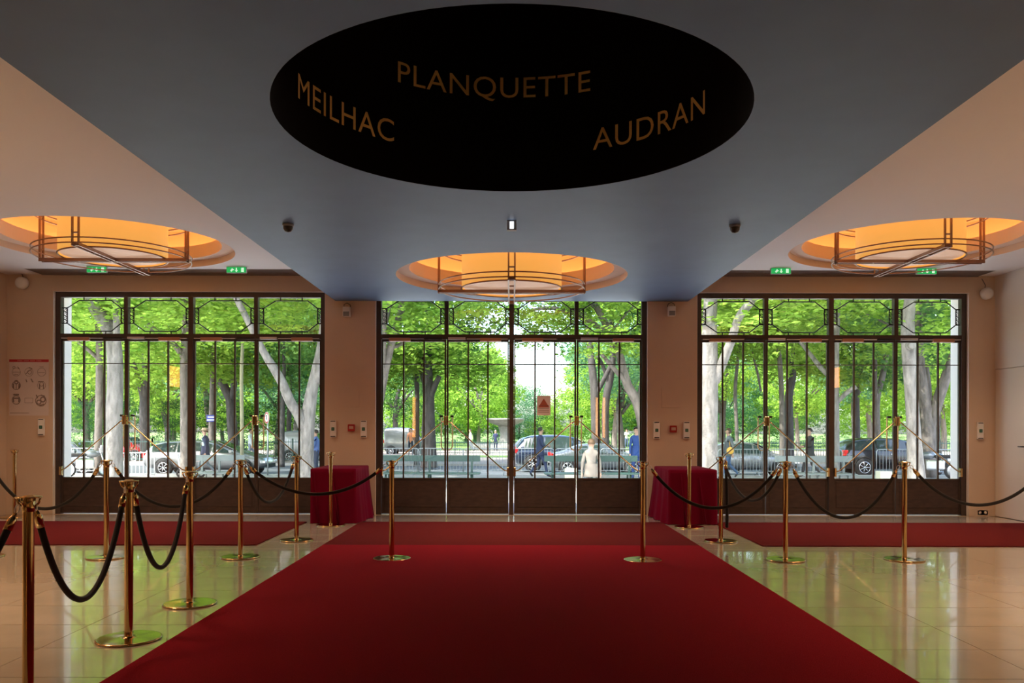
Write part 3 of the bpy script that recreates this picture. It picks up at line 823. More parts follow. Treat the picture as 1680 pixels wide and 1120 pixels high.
rope(16, 6, 0.487, 'black rope passing behind the nearest post towards the poster')
rope(17, 1, 0.30, 'black rope dropping out of the picture from the nearest post')
# loose rope hanging from post 11
x, y = S[11]; g = thing('barrier_rope', 'loose black rope hanging straight down to the floor', 'rope', (x + .05, y - .03, 0), 0, 'black velvet barrier ropes')
MB().tube([(0, 0, .85), (.01, 0, .6), (.014, 0, .3), (.012, 0, .17), (.016, .0, .16)], [.0165, .0185, .019, .019, .008], 10).build('rope_cord', M_VELVET, g)
MB().tube([(-.002, 0, .94), (0, 0, .92), (0, 0, .83)], [.007, .018, .0195], 12).build('end_cap', M_BRASS, g)

# ================================================================= OUTSIDE
GZ = -0.45
M_PAVE = mat('pale_pavement', (0.30, 0.29, 0.27), 0.85, noise=(1.5, 0.15, (1, 1, 1)))
M_ROAD = mat('blue_grey_asphalt', (0.10, 0.115, 0.13), 0.8, noise=(2.5, 0.2, (1, 1, 1)))
M_PATH = mat('sandy_gravel_path', (0.40, 0.33, 0.28), 0.9, noise=(3, 0.15, (1, 1, 1)))
M_GRASS = mat('lawn_green', (0.16, 0.27, 0.06), 0.95, noise=(2.0, 0.3, (1, 1, 1)), bump=0.4, bscale=60)
M_KERB = mat('granite_kerb', (0.42, 0.41, 0.40), 0.8)
def slab(name, y0, y1, z, m, label, x0=-90, x1=90):
    o = MB().box(x0, x1, y0, y1, z - 0.4, z).build(name, m); tag(o, label, kind='structure')
slab('forecourt', WT, 27.5, GZ, mat('bounce_forecourt_stone', (0.72, 0.72, 0.72), 0.8, noise=(1.5, 0.06, (1, 1, 1))), 'stone paved forecourt just outside the glazed doors, whitened to bounce light indoors')  # unseen from inside; colour whitened to throw daylight up onto the ceiling
slab('pavement', 27.5, 31.2, GZ, M_PAVE, 'grey pavement under the trees along the road')
o = MB().box(-9, 9, WT, 14.6, GZ, -0.02).box(-9, 9, 14.6, 14.95, GZ, -0.17).box(-9, 9, 14.95, 15.3, GZ, -0.32).build('entrance_steps', MATS['bounce_forecourt_stone']); tag(o, 'stone landing and steps outside the doors, whitened to bounce light indoors', kind='structure')  # landing takes the same whitened stone that bounces daylight indoors
slab('kerb', 31.2, 31.5, GZ, M_KERB, 'granite kerb between forecourt and road')
slab('road', 31.5, 41.0, GZ - .12, M_ROAD, 'asphalt road with parked cars beyond the forecourt')
slab('kerb', 41.0, 41.3, GZ, M_KERB, 'granite kerb on the park side of the road')
slab('pavement', 41.3, 50, GZ, M_PATH, 'sandy pavement along the park railings')
slab('lawn', 50, 54, GZ, M_GRASS, 'narrow strip of sunlit lawn between path and pavement')
slab('path', 54, 66, GZ, M_PATH, 'broad sandy park path in the sun')
slab('lawn', 66, 300, GZ + .0, M_GRASS, 'wide park lawn under the trees', -220, 220)
for k in range(3):                                       # steps down from the doors
    pass

# foliage meshes
L1 = leaf_mat('fresh_leaf', (0.085, 0.22, 0.03), (0.34, 0.52, 0.09))
L2 = leaf_mat('deep_leaf', (0.035, 0.13, 0.04), (0.15, 0.30, 0.08), 0.4)
L3 = leaf_mat('blue_green_leaf', (0.05, 0.16, 0.09), (0.19, 0.36, 0.19), 0.4)
def leaf_mesh(name, m, n_clump, per, size, crown, seed, flat=0.6, clump_r=0.16):
    """crown(rng, n) gives clump centres in a unit crown; a leaf is a folded pointed blade of 4 triangles"""
    rg = np.random.default_rng(seed)
    C = crown(rg, n_clump)
    cc = np.repeat(C, per, axis=0); n = len(cc)
    off = rg.normal(0, 1, (n, 3)) * clump_r; off[:, 2] *= flat
    ctr = cc + off
    yaw = rg.uniform(0, 2 * PI, n); pit = rg.normal(0.35, 0.45, n); rol = rg.normal(0, 0.5, n)
    s = size * rg.uniform(0.6, 1.25, n)
    d = np.stack([np.cos(yaw) * np.cos(pit), np.sin(yaw) * np.cos(pit), -np.sin(pit)], 1)
    side = np.stack([-np.sin(yaw), np.cos(yaw), np.zeros(n)], 1)
    up = np.cross(d, side)
    side2 = side * np.cos(rol)[:, None] + up * np.sin(rol)[:, None]
    upn = np.cross(d, side2)
    A = ctr - d * s[:, None] * .5; B = ctr + d * s[:, None] * .5
    Lf = ctr + side2 * (s * .36)[:, None] + upn * (s * .10)[:, None]
    Rt = ctr - side2 * (s * .36)[:, None] + upn * (s * .10)[:, None]
    V = np.stack([A, Lf, B, Rt], 1).reshape(-1, 3)
    me = bpy.data.meshes.new(name)
    me.vertices.add(4 * n); me.vertices.foreach_set('co', V.ravel())
    base = np.arange(n) * 4
    idx = np.stack([base, base + 1, base + 2, base, base + 2, base + 3], 1).reshape(-1)
    me.loops.add(6 * n); me.loops.foreach_set('vertex_index', idx)
    me.polygons.add(2 * n); me.polygons.foreach_set('loop_start', np.arange(2 * n) * 3); me.polygons.foreach_set('loop_total', np.full(2 * n, 3))
    me.update(calc_edges=True)
    tint = np.clip(np.repeat(rg.uniform(0, 1, n_clump), per) * .6 + rg.uniform(0, .5, n), 0, 1)
    at = me.attributes.new('tint', 'FLOAT', 'POINT'); at.data.foreach_set('value', np.repeat(tint, 4))
    me.materials.append(m)
    return me
def crown_shape(rg, n):              # drooping irregular crown, unit half-size, hollow heart
    lob = rg.normal(0, 1, (9, 3)); lob /= np.linalg.norm(lob, axis=1)[:, None]
    v = rg.normal(0, 1, (n, 3)); v /= np.linalg.norm(v, axis=1)[:, None]
    r = rg.uniform(0.35, 1, n) ** 0.55
    bumpy = 0.78 + 0.26 * np.max(v @ lob.T, axis=1) ** 3
    return v * (r * bumpy)[:, None]
def spray_shape(rg, n):              # loose hanging spray for low boughs
    v = rg.uniform(-1, 1, (n, 3)); v[:, 2] *= 1 - 0.6 * np.abs(v[:, 0]); return v * (rg.uniform(.3, 1, n))[:, None]
CROWNS = [leaf_mesh('foliage', L1, 430, 26, .054, crown_shape, 11, clump_r=.062),
          leaf_mesh('foliage', L1, 430, 26, .054, crown_shape, 12, clump_r=.062),
          leaf_mesh('foliage', L2, 430, 26, .054, crown_shape, 13, clump_r=.062),
          leaf_mesh('foliage', L3, 560, 26, .046, crown_shape, 14, clump_r=.08)]
SPRAY = [leaf_mesh('foliage', L1, 46, 22, .13, spray_shape, 21, clump_r=.16), leaf_mesh('foliage', L1, 40, 22, .13, spray_shape, 22, clump_r=.18)]
L4 = leaf_mat('hedge_leaf', (0.012, 0.05, 0.022), (0.04, 0.12, 0.045), 0.3)
HEDGE = leaf_mesh('foliage', L4, 700, 26, .035, lambda rg, n: rg.uniform(-1, 1, (n, 3)), 31, clump_r=.05)
def bark(name, c):
    return mat(name, c, 0.9, noise=(9, 0.42, (1, 1, .3)), bump=1.0, bscale=18)
B_PALE = bark('pale_grey_bark', (0.175, 0.165, 0.15))
B_MID = bark('brown_grey_bark', (0.15, 0.13, 0.115))
B_DARK = bark('dark_bark', (0.075, 0.07, 0.07))
tree_n = 0
def curve_pts(pts, n=4):             # Catmull-Rom through points (Vector, radius)
    out = []
    for i in range(len(pts) - 1):
        p0 = pts[max(i - 1, 0)]; p1 = pts[i]; p2 = pts[i + 1]; p3 = pts[min(i + 2, len(pts) - 1)]
        for k in range(n):
            t = k / n
            f = lambda a, b, c, d: .5 * ((2 * b) + (-a + c) * t + (2 * a - 5 * b + 4 * c - d) * t * t + (-a + 3 * b - 3 * c + d) * t ** 3)
            out.append((f(p0[0], p1[0], p2[0], p3[0]), f(p0[1], p1[1], p2[1], p3[1])))
    out.append(pts[-1]); return out
def limb(mb, pts, n=10):
    q = curve_pts(pts); mb.tube([a for a, _ in q], [b for _, b in q], n)
def tree(Y, trunk, branches, bk, label, crowns, extra_top=None, group='trees outside the doors', seed=0):
    """trunk and branches are polylines of (pixel x, pixel y, pixel half-width) measured at distance Y"""
    r = random.Random(seed * 7 + int(Y * 10))
    def cv(pl, dy=0.0, kdy=0.0):
        return [(P(x, y, Y) + Vector((0, dy + kdy * i, 0)), w * Y / 1345) for i, (x, y, w) in enumerate(pl)]
    tp = cv(trunk); x0 = tp[0][0].x
    base = Vector((x0, Y, GZ - .05))
    if tp[0][0].z > GZ: tp = [(base, tp[0][1] * 1.15)] + tp
    t = thing('tree', label, 'tree', (base.x, Y, GZ), 0, group)
    o = Vector((base.x, Y, GZ))
    rel = lambda pl: [(a - o, b) for a, b in pl]
    topp, topr = tp[-1]
    prev = tp[-2][0]; dr = (topp - prev).normalized()
    ext = topp + dr * 2.2; ext2 = ext + Vector((0, 0, 3))
    m = MB(); limb(m, rel(tp + [(ext, topr * .8), (ext2, topr * .4)]), 12)
    m.build('trunk', bk, t)
    for k, bl in enumerate(branches):
        bp = cv(bl, 0, (0.25 if k % 2 else -0.2)); m = MB(); limb(m, rel(bp), 8); m.build('branch', bk, t)
    m = MB()
    for k in range(5):
        a = r.uniform(0, 6.3); q = ext.lerp(topp, r.random())
        limb(m, rel([(q, topr * .4), (q + Vector((cos(a) * 1.2, sin(a) * 1.2, 1.0)), topr * .28), (q + Vector((cos(a) * 2.8, sin(a) * 2.8, 1.8)), topr * .1)]), 6)
    m.build('upper_boughs', bk, t)
    for (cx, cz, rx, ry, rz_, kind) in crowns:             # offsets in metres from the trunk base
        me = (CROWNS + SPRAY)[kind]
        fo = link('foliage', me, t, (cx, r.uniform(-.6, .6), cz), r.uniform(0, 6.3), kind='stuff'); fo.scale = (rx, ry, rz_)
    return t

tree(22, [(188, 800, 14), (187, 700, 13), (189, 620, 12.5), (186, 565, 12), (176, 535, 12), (160, 512, 11), (140, 480, 9)],
     [[(188, 600, 9), (197, 560, 6), (202, 520, 5), (206, 480, 4)], [(164, 520, 7), (171, 500, 5), (178, 470, 4)]], B_PALE,
     'thick pale barked tree behind the poster side doorway, first pair of leaves', [(-.5, 7.6, 4.2, 3.6, 3.0, 0), (.3, 4.9, 1.9, 1.6, .8, 4), (-1.6, 4.5, 1.6, 1.3, .8, 5)], seed=1)
tree(30, [(161, 735, 6), (163, 640, 6), (162, 560, 5), (158, 500, 5)], [[(162, 590, 3.4), (148, 575, 3), (132, 560, 2)]], B_MID,
     'slim brown tree just beside the thick pale tree on the poster side', [(0, 8, 4.5, 4, 4, 1)], seed=2)
tree(44, [(238, 740, 8), (237, 680, 8), (236, 650, 7), (228, 625, 6), (217, 598, 5)], [[(237, 655, 6), (243, 625, 5), (241, 590, 4), (246, 560, 3)]], B_DARK,
     'dark forked tree beyond the railings on the poster side', [(0, 8.0, 6, 5, 5, 0), (1.2, 5.0, 2.4, 2, 1.2, 4)], seed=3)
tree(27, [(303, 760, 7), (303, 680, 7), (302, 600, 6.5), (304, 540, 6), (303, 480, 6)], [[(302, 590, 4), (290, 568, 5), (268, 550, 5), (250, 532, 4.5), (235, 508, 4), (222, 484, 4)]], B_MID,
     'straight tree close to the central mullion of the poster side doorway', [(0, 7.8, 4.5, 3.8, 3.3, 1), (-1.4, 4.4, 1.8, 1.5, .9, 5)], seed=4)
tree(40, [(347, 735, 5), (348, 660, 4.6), (349, 610, 4.2), (350, 560, 4)], [], B_MID, 'slender tree that carries the blue street sign', [(0, 8.2, 5, 4.5, 5, 1)], seed=5)
tree(42, [(383, 735, 8), (380, 690, 8), (377, 655, 7.5), (364, 628, 7), (355, 600, 6), (352, 560, 5)], [[(379, 660, 5), (386, 630, 5), (384, 590, 4)]], B_DARK,
     'dark leaning tree with a wide fork beyond the railings', [(0, 8.2, 5.5, 5, 5, 0), (-.5, 4.7, 2.2, 2, 1.0, 4)], seed=6)
tree(30.6, [(397, 790, 3.2), (397, 700, 3), (396, 620, 3), (398, 560, 2.6)], [], mat('young_bark', (.35, .33, .22), .8, noise=(5, .3, (1, 1, .3))), 'thin young olive barked tree in front of the silver car', [(0, 7.0, 2.6, 2.4, 2.4, 0)], seed=7)
tree(24, [(504, 800, 12), (504, 740, 11), (505, 690, 12), (511, 645, 10), (519, 605, 8), (528, 565, 8), (534, 500, 7)],
     [[(500, 705, 9), (492, 680, 8.5), (482, 660, 8), (472, 630, 7.5), (462, 608, 7), (452, 588, 6), (440, 560, 5.5), (428, 530, 5), (414, 498, 4.5), (402, 465, 4)], [(483, 668, 7), (481, 668, 6), (479.5, 669, 5.5)], [(519, 630, 6), (528, 600, 6), (540, 570, 5)]],
     B_PALE, 'thick pale tree forking low with a sawn branch stub, poster side doorway', [(0, 7.8, 4.6, 3.8, 3.2, 1), (-2.4, 4.7, 2.0, 1.6, 1.0, 4)], seed=8)
tree(38, [(463, 725, 4), (464, 660, 3.6), (466, 600, 3), (464, 560, 3)], [], B_DARK, 'thin dark tree seen between the forks of the pale tree', [(0, 8, 4.4, 4, 4.6, 2)], seed=9)
tree(47, [(473, 725, 4), (475, 660, 4), (474, 600, 3.5)], [], B_DARK, 'thin dark tree beyond the railings near the round road sign', [(0, 8.5, 5, 5, 5, 2)], seed=10)
# middle doorway
tree(25, [(606, 800, 10), (614, 700, 9), (624, 645, 8), (633, 600, 7), (642, 565, 6), (652, 530, 6), (662, 492, 6)],
     [[(628, 620, 5), (630, 570, 5), (634, 530, 6), (645, 490, 6)], [(640, 572, 3.5), (662, 560, 3), (684, 542, 2.5)]], B_MID,
     'leaning tree half hidden behind the poster side pier, middle doorway', [(1.0, 7.4, 4.0, 3.6, 2.8, 0), (1.4, 4.6, 1.8, 1.5, .8, 4)], seed=11)
tree(38, [(704, 752, 13), (703, 700, 11), (703, 655, 9.5), (701, 620, 9), (700, 570, 8)], [[(702, 665, 5), (711, 640, 5), (722, 618, 4)], [(701, 640, 5), (692, 612, 5), (686, 590, 4)]], B_DARK,
     'massive dark furrowed tree by the silver van in the middle doorway', [(-1.2, 8.2, 5.2, 5, 4.6, 0), (0.2, 5.0, 2.8, 2.2, 1.3, 4), (1.9, 4.5, 2.2, 2, 1.2, 5), (-1.9, 4.4, 2.0, 2, 1.2, 5)], seed=12)
tree(41, [(684, 748, 4.5), (684, 690, 4.3), (684, 640, 4), (682, 600, 4)], [], B_DARK, 'slim dark tree standing just left of the massive furrowed tree', [(0, 8.5, 4.5, 4.5, 4.8, 2)], seed=13)
tree(36, [(979, 745, 8), (977, 690, 7.5), (975, 640, 7), (971, 600, 6), (967, 560, 5.5)], [[(976, 650, 4), (990, 622, 4), (1002, 596, 3.5)]], B_DARK,
     'first dark trunk of the close pair behind the parked cars, middle doorway', [(3.4, 7.9, 3.6, 3.6, 3.7, 1), (.4, 7.8, 1.6, 1.5, 2.2, 4)], seed=14)
tree(37, [(994, 745, 6.5), (993, 690, 6), (995, 650, 6), (1001, 620, 6), (1005, 590, 5), (1004, 555, 4.5)], [[(999, 630, 4), (988, 600, 3), (978, 585, 3)]], B_DARK,
     'second dark trunk of the close pair behind the parked cars', [(3.6, 7.6, 3.6, 3.6, 4.4, 2)], seed=15)
tree(26, [(1062, 800, 9), (1058, 730, 9), (1052, 685, 8.5), (1043, 655, 8), (1030, 632, 7.5), (1022, 605, 7), (1015, 578, 6.5), (1002, 548, 6)],
     [[(1028, 628, 4), (1012, 612, 4), (996, 596, 3.5), (982, 582, 3)], [(1046, 668, 4), (1052, 640, 3.5), (1058, 610, 3)], [(1006, 556, 5), (960, 524, 4), (905, 508, 3), (866, 514, 2)]], B_MID,
     'curving tree bowed towards the middle doorway from behind the pier', [(-.6, 7.8, 4.2, 3.6, 2.9, 1), (-3.3, 6.1, 2.4, 2.0, 1.5, 1), (-3.7, 4.6, .8, 1.0, .5, 5), (-2.6, 4.9, 1.5, 1.4, .6, 5), (-1.0, 4.5, 1.6, 1.4, .9, 4)], seed=16)
# doorway by the flush door
tree(22, [(1161, 800, 17), (1162, 720, 15.5), (1163, 640, 15), (1163, 580, 14.5), (1164, 530, 12), (1166, 480, 11)],
     [[(1172, 625, 9), (1184, 590, 8), (1193, 560, 7), (1200, 528, 6.5), (1212, 508, 7), (1232, 484, 6)]], B_PALE,
     'very thick pale tree beside the pier, doorway by the flush side door', [(.8, 7.6, 4.2, 3.6, 2.9, 0), (1.0, 4.9, 2.0, 1.6, .8, 4)], seed=17)
tree(34, [(1210, 740, 3.2), (1208, 690, 3), (1206, 640, 3), (1210, 590, 2.6)], [[(1248, 640, 1.8), (1240, 610, 2), (1229, 578, 2)]], B_MID,
     'thin straight tree behind the woman with the yellow bag', [(0, 7.8, 3.8, 3.6, 3.9, 1)], seed=18)
tree(33, [(1284, 770, 4.6), (1283, 700, 4.4), (1282, 640, 4), (1279, 590, 4), (1276, 540, 3.5)], [], B_MID,
     'slim upright tree between the silver car and the suited man', [(-.4, 8, 4.2, 4, 4.2, 0)], seed=19)
tree(40, [(1296, 745, 7.5), (1295, 700, 7), (1294, 650, 6.5), (1300, 615, 6), (1298, 570, 5)], [], B_DARK,
     'stout dark tree just behind the slim one near the suited man', [(.4, 8.4, 5, 4.5, 4.8, 1), (1.2, 4.9, 2.2, 2, 1.1, 4)], seed=20)
tree(27, [(1371, 800, 6.5), (1371, 720, 6.2), (1370, 640, 6), (1371, 560, 5.5), (1374, 490, 5)], [[(1373, 660, 3), (1383, 645, 4), (1396, 634, 4)], [(1369, 625, 3), (1352, 602, 4), (1340, 580, 3.5), (1326, 556, 3)]], B_PALE,
     'pale slim tree just past the central mullion by the flush door side', [(0, 7.8, 4.3, 3.8, 3.1, 1), (1.5, 4.6, 1.9, 1.5, .9, 4)], seed=21)
tree(44, [(1407, 740, 5), (1406, 690, 4.6), (1406, 640, 4.2), (1412, 600, 4)], [], B_DARK, 'dark tree above the roof of the dark car', [(0, 8, 4.8, 4.6, 4.8, 0)], seed=22)
tree(41, [(1440, 740, 6), (1438, 690, 5.6), (1439, 650, 5), (1447, 618, 5), (1452, 590, 4)], [[(1438, 660, 3.4), (1433, 630, 3.2), (1430, 590, 3)]], B_MID,
     'forked blue grey tree beyond the dark car', [(0, 8.2, 4.8, 4.6, 4.8, 2)], seed=23)
tree(22, [(1505, 800, 15), (1501, 740, 12), (1498, 690, 10.5), (1494, 630, 10), (1491, 580, 11), (1489, 530, 10.5), (1494, 480, 9)], [[(1489, 566, 7), (1486.5, 567, 6.5), (1485.5, 567, 5.8)]], B_PALE,
     'smooth pale tree with a round scar near the last door leaf', [(0, 7.8, 4.4, 3.8, 3.1, 0), (1.0, 4.7, 1.5, 1.4, .8, 5)], seed=24)
tree(30, [(1524, 785, 13), (1523, 730, 12), (1522, 690, 11), (1516, 650, 9), (1510, 610, 8), (1508, 570, 7)], [[(1526, 700, 9), (1536, 650, 9), (1545, 610, 8), (1553, 570, 6), (1556, 520, 5)], [(1520, 680, 7), (1528, 640, 6), (1530, 600, 5)]], B_MID,
     'broad dark tree splitting in a V beside the end pilaster', [(0, 8, 4.8, 4.2, 4.2, 2)], seed=25)

# park trees further off: one or two seen through each door leaf in every row
rt = random.Random(99)
leaf_px = []
for gi, (g0, g1) in enumerate(((100, 527), (622, 1055), (1148, 1575))):
    for q in range(4):
        leaf_px.append((g0 + (g1 - g0) * q / 4, g0 + (g1 - g0) * (q + 1) / 4,
                        'through the %s leaf of %s' % (('first', 'second', 'third', 'fourth')[q], ('the poster side doorway', 'the middle doorway', 'the far right doorway')[gi])))
rows = ((52, 3.1, 3.6, 'past the railings'), (66, 2.3, 4.2, 'in mid park'), (82, .9, 5.0, 'deep in park'), (100, .3, 6.0, 'at far edge'))
kinds_lab = ['bright green tree', 'light green tree', 'deep green tree', 'blue green tree']
cnt = 0
for (Y, low, R0, rowlab) in rows:
    for li, (a_, b_, where) in enumerate(leaf_px):
        if Y == 52 and li in (1, 4, 5, 6, 9): continue
        if Y == 66 and li in (2, 5, 6, 8): continue
        cnt += 1; r_ = random.Random(cnt * 13 + int(Y))
        R = R0 * r_.uniform(.85, 1.1); px = a_ + (b_ - a_) * r_.uniform(.25, .75)
        half = R * 1345 / Y * .97
        if px < 890 and px + half > 856: px = 856 - half
        elif px >= 890 and px - half < 922: px = 922 + half
        kd = r_.choice([0, 0, 1, 1, 2, 3]); X = PX(px, Y)
        t = thing('park_tree', kinds_lab[kd] + ' ' + rowlab + ', ' + where, 'tree', (X, Y, GZ), 0, 'park trees beyond the railings')
        m = MB(); ht = r_.uniform(4.5, 6); w = r_.uniform(.16, .26)
        limb(m, [(Vector((0, 0, -.05)), w * 1.2), (Vector((r_.uniform(-.1, .1), 0, 1.5)), w), (Vector((r_.uniform(-.3, .3), 0, 3.4)), w * .85), (Vector((r_.uniform(-.5, .5), 0, ht)), w * .6)], 8)
        for q in range(3):
            a = r_.uniform(0, 6.3); z = r_.uniform(2.6, 4)
            limb(m, [(Vector((0, 0, z)), w * .5), (Vector((cos(a) * 1.1, sin(a) * 1.1, z + 1.3)), w * .4), (Vector((cos(a) * 2.4, sin(a) * 2.4, z + 2.6)), w * .2)], 6)
        m.build('trunk', B_DARK if r_.random() < .6 else B_MID, t)
        hz = R * r_.uniform(1.0, 1.2)
        fo = link('foliage', CROWNS[kd], t, (0, 0, low + hz * .95), r_.uniform(0, 6.3), kind='stuff'); fo.scale = (R, R, hz)

# hedges
def hedge(x0, x1, Y, h, d, label):
    t = thing('hedge', label, 'hedge', ((x0 + x1) / 2, Y, GZ), 0, 'clipped park hedges')
    n = max(1, round((x1 - x0) / 6)); w = (x1 - x0) / n
    for k in range(n):
        fo = link('foliage', HEDGE, t, (x0 - (x0 + x1) / 2 + w * (k + .5), 0, h / 2), PI * (k % 2), kind='stuff'); fo.scale = (w / 2, d / 2, h / 2)
hedge(PX(95, 47.5), PX(545, 47.5), 47.5, 3.3, 1.4, 'long dark clipped hedge behind the railings, poster side doorway')
hedge(PX(700, 95), PX(845, 95), 92, 3.4, 3.0, 'dark tall hedge behind the fountain')
hedge(PX(1150, 75), PX(1370, 75), 76, 3.6, 2.0, 'dark hedge far behind the suited man')
hedge(PX(985, 78), PX(1080, 78), 78, 4.0, 2.4, 'dark shrubbery behind the tourist on the lawn')
hedge(PX(550, 98), PX(700, 98), 99, 3.0, 2.0, 'far low hedge between the distant trunks')
hedge(PX(846, 130), PX(945, 130), 130, 5.6, 4.0, 'far rounded bushes under the bright gap in the trees')
for (px, Y, zc, R, kd, lab) in ((938, 108, 3.0, 4.6, 1, 'round light bush at the flush door side of the bright gap'), (852, 112, 3.4, 4.8, 3, 'round blue green bush at the poster side of the bright gap'), (893, 112, 1.4, 3.0, 0, 'low light bush at the foot of the bright gap')):
    t = thing('bush', lab, 'bush', (PX(px, Y), Y, GZ)); fo = link('foliage', CROWNS[kd], t, (0, 0, zc), .4, kind='stuff'); fo.scale = (R, R, R)
    MB().tube([(0, 0, 0), (0, 0, zc)], .15, 6).build('stem', B_DARK, t)
hedge(PX(1380, 110), PX(1640, 110), 112, 2.6, 2.0, 'far low hedge beyond the dark car')

# park railings: posts, rails, bars
M_RAIL = mat('dark_green_iron', (0.05, 0.11, 0.10), 0.5)
M_GALV = mat('galvanised_steel', (0.40, 0.43, 0.45), 0.4, 0.6)
def railing(x0, x1, Y, h, label):
    t = thing('park_railing', label, 'railing', (x0, Y, GZ), 0, 'green park railings'); L = x1 - x0
    for z in (.12, h - .12): MB().box(0, L, -.015, .015, z - .02, z + .02).build('rail', M_RAIL, t)
    n = int(L / 2.0)
    for k in range(n + 1):
        MB().box(L * k / n - .035, L * k / n + .035, -.035, .035, 0, h + .06).build('post', M_RAIL, t)
    m = MB()
    for k in range(int(L / .13)): m.box(.13 * k - .010, .13 * k + .010, -.01, .01, .06, h)
    m.build('bar', M_RAIL, t, kind='stuff')
for k, (a, b, lab) in enumerate(((100, 250, 'green park railing section behind the white barrier'), (250, 400, 'green park railing section behind the silver car'), (400, 560, 'green park railing section behind the round road sign'),
                  (1140, 1290, 'green park railing section behind the woman with the yellow bag'), (1290, 1440, 'green park railing section behind the suited man'), (1440, 1600, 'green park railing section by the end pilaster'))):
    railing(PX(a, 43), PX(b, 43), 43, 1.15, lab)
railing(PX(690, 55), PX(860, 55), 55, .95, 'low park railing in front of the fountain')

# crowd barriers
def barrier(x, Y, rz, label, L=2.2, white=False, h=1.0):
    m_ = mat('white_painted_steel', (.60, .61, .62), .4) if white else M_GALV
    t = thing('crowd_barrier', label, 'barrier', (x, Y, GZ), rz, 'steel crowd barriers on the forecourt')
    r = .10; pts = [(-L / 2, 0, .12), (-L / 2, 0, h - r), (-L / 2 + .03, 0, h - .03), (-L / 2 + r, 0, h), (L / 2 - r, 0, h), (L / 2 - .03, 0, h - .03), (L / 2, 0, h - r), (L / 2, 0, .12)]
    MB().tube(pts, .019, 6).tube([(-L / 2, 0, .17), (L / 2, 0, .17)], .016, 6).build('frame_tube', m_, t)
    m = MB(); n = int(L / .115)
    for k in range(1, n): m.tube([(-L / 2 + L * k / n, 0, .17), (-L / 2 + L * k / n, 0, h)], .0085, 4, caps=False)
    m.build('bar', m_, t, kind='stuff')
    for sx in (-1, 1):
        MB().tube([(sx * L * .38, -.28, 0.01), (sx * L * .38, 0, .17), (sx * L * .38, .28, 0.01)], .016, 6).build('foot', m_, t)
barrier(PX(150, 30.2), 30.2, .0, 'crowd barrier next to the white end pilaster, poster side', 2.0)
barrier(PX(226, 27.5), 27.5, .75, 'bright white rounded crowd barrier, poster side doorway', 1.1, True, .92)
bl = ['crowd barrier nearest the poster side pier in the middle doorway', 'crowd barrier in front of the open road, middle doorway', 'crowd barrier in front of the fountain', 'crowd barrier beside the man in the navy suit',
      'crowd barrier behind the seated person in beige', 'crowd barrier next to the blue clad person at the pier']
for k, px in enumerate((650, 722, 798, 872, 948, 1024)):
    barrier(PX(px, 30.8), 30.8 + (.15 if k % 2 else 0), .03 * (-1) ** k, bl[k], 1.72)
bl = ['crowd barrier behind the woman with the yellow bag', 'crowd barrier before the silver car bonnet', 'crowd barrier behind the grey bench end', 'crowd barrier beside the smooth pale tree', 'crowd barrier at the end pilaster by the broad tree']
for k, px in enumerate((1215, 1290, 1345, 1480, 1540)):
    barrier(PX(px, 30.6), 30.6 + (.2 if k % 2 else 0), .04 * (-1) ** k, bl[k], 1.7)

# benches
M_BENCH = mat('bench_green_paint', (0.018, 0.052, 0.045), 0.45)
M_BENCHG = mat('bench_grey_green', (0.11, 0.14, 0.135), 0.55)
def bench(px0, px1, label, m_):
    Y = 24.5; x0, x1 = PX(px0, Y), PX(px1, Y); L = x1 - x0
    t = thing('park_bench', label, 'bench', ((x0 + x1) / 2, Y, GZ), 0, 'double sided park benches')
    MB().bevbox(-L / 2, L / 2, -.02, .02, .77, .95, .008).build('back_plank', m_, t)
    for k in (-1, 1):
        for j in range(3): MB().bevbox(-L / 2, L / 2, k * (.12 + j * .13) - .05, k * (.12 + j * .13) + .05, .40, .44, .006).build('seat_slat', m_, t)
    for x in (-L / 2 + .25, 0, L / 2 - .25):
        MB().tube([(x, -.38, 0), (x, -.30, .38), (x, 0, .42), (x, .30, .38), (x, .38, 0)], .03, 6).box(x - .03, x + .03, -.025, .025, .4, .92).build('iron_leg', m_, t)
bench(318, 402, 'grey green bench in front of the silver car', M_BENCHG)
bench(622, 788, 'long dark green bench in front of the empty road', M_BENCH)
bench(893, 1046, 'dark green bench where the person in beige sits', M_BENCH)
bench(1272, 1398, 'pale grey bench in front of the suited man', M_BENCHG)

# blocks
o = MB().bevbox(-.18, .18, -.18, .18, 0, .50, .02).build('stone_block', mat('cream_stone', (.62, .60, .48), .8)); o.location = (PX(1450, 24.6), 24.6, GZ); tag(o, 'pale square stone block in front of the dark car wheel', 'block')
o = MB().bevbox(-.19, .19, -.15, .15, 0, .52, .02).build('stone_block', mat('cream_stone', (.62, .60, .48), .8)); o.location = (PX(937, 25.6), 25.6, GZ); tag(o, 'white square block beside the person in beige', 'block')

# fountain
t = thing('fountain', 'stone fountain with a wide basin on a pedestal in the park', 'fountain', (PX(829, 68), 68, GZ))
M_FST = mat('fountain_stone', (.22, .23, .21), .8, noise=(3, .2, (1, 1, 1)))
MB().lathe([(.5, 1.95), (1.0, 2.12), (1.4, 2.28), (1.52, 2.44), (1.60, 2.46), (1.60, 2.58), (1.50, 2.60), (1.40, 2.50), (.9, 2.40), (.01, 2.38)], n=40).build('basin', M_FST, t)
MB().lathe([(.95, .3), (.62, .45), (.5, .8), (.42, 1.3), (.55, 1.75), (.6, 1.95)], n=28).build('pedestal', M_FST, t)
MB().lathe([(2.9, 0), (3.0, .45), (2.8, .5), (2.7, .3), (.9, .3)], n=40).build('pool_rim', M_FST, t)

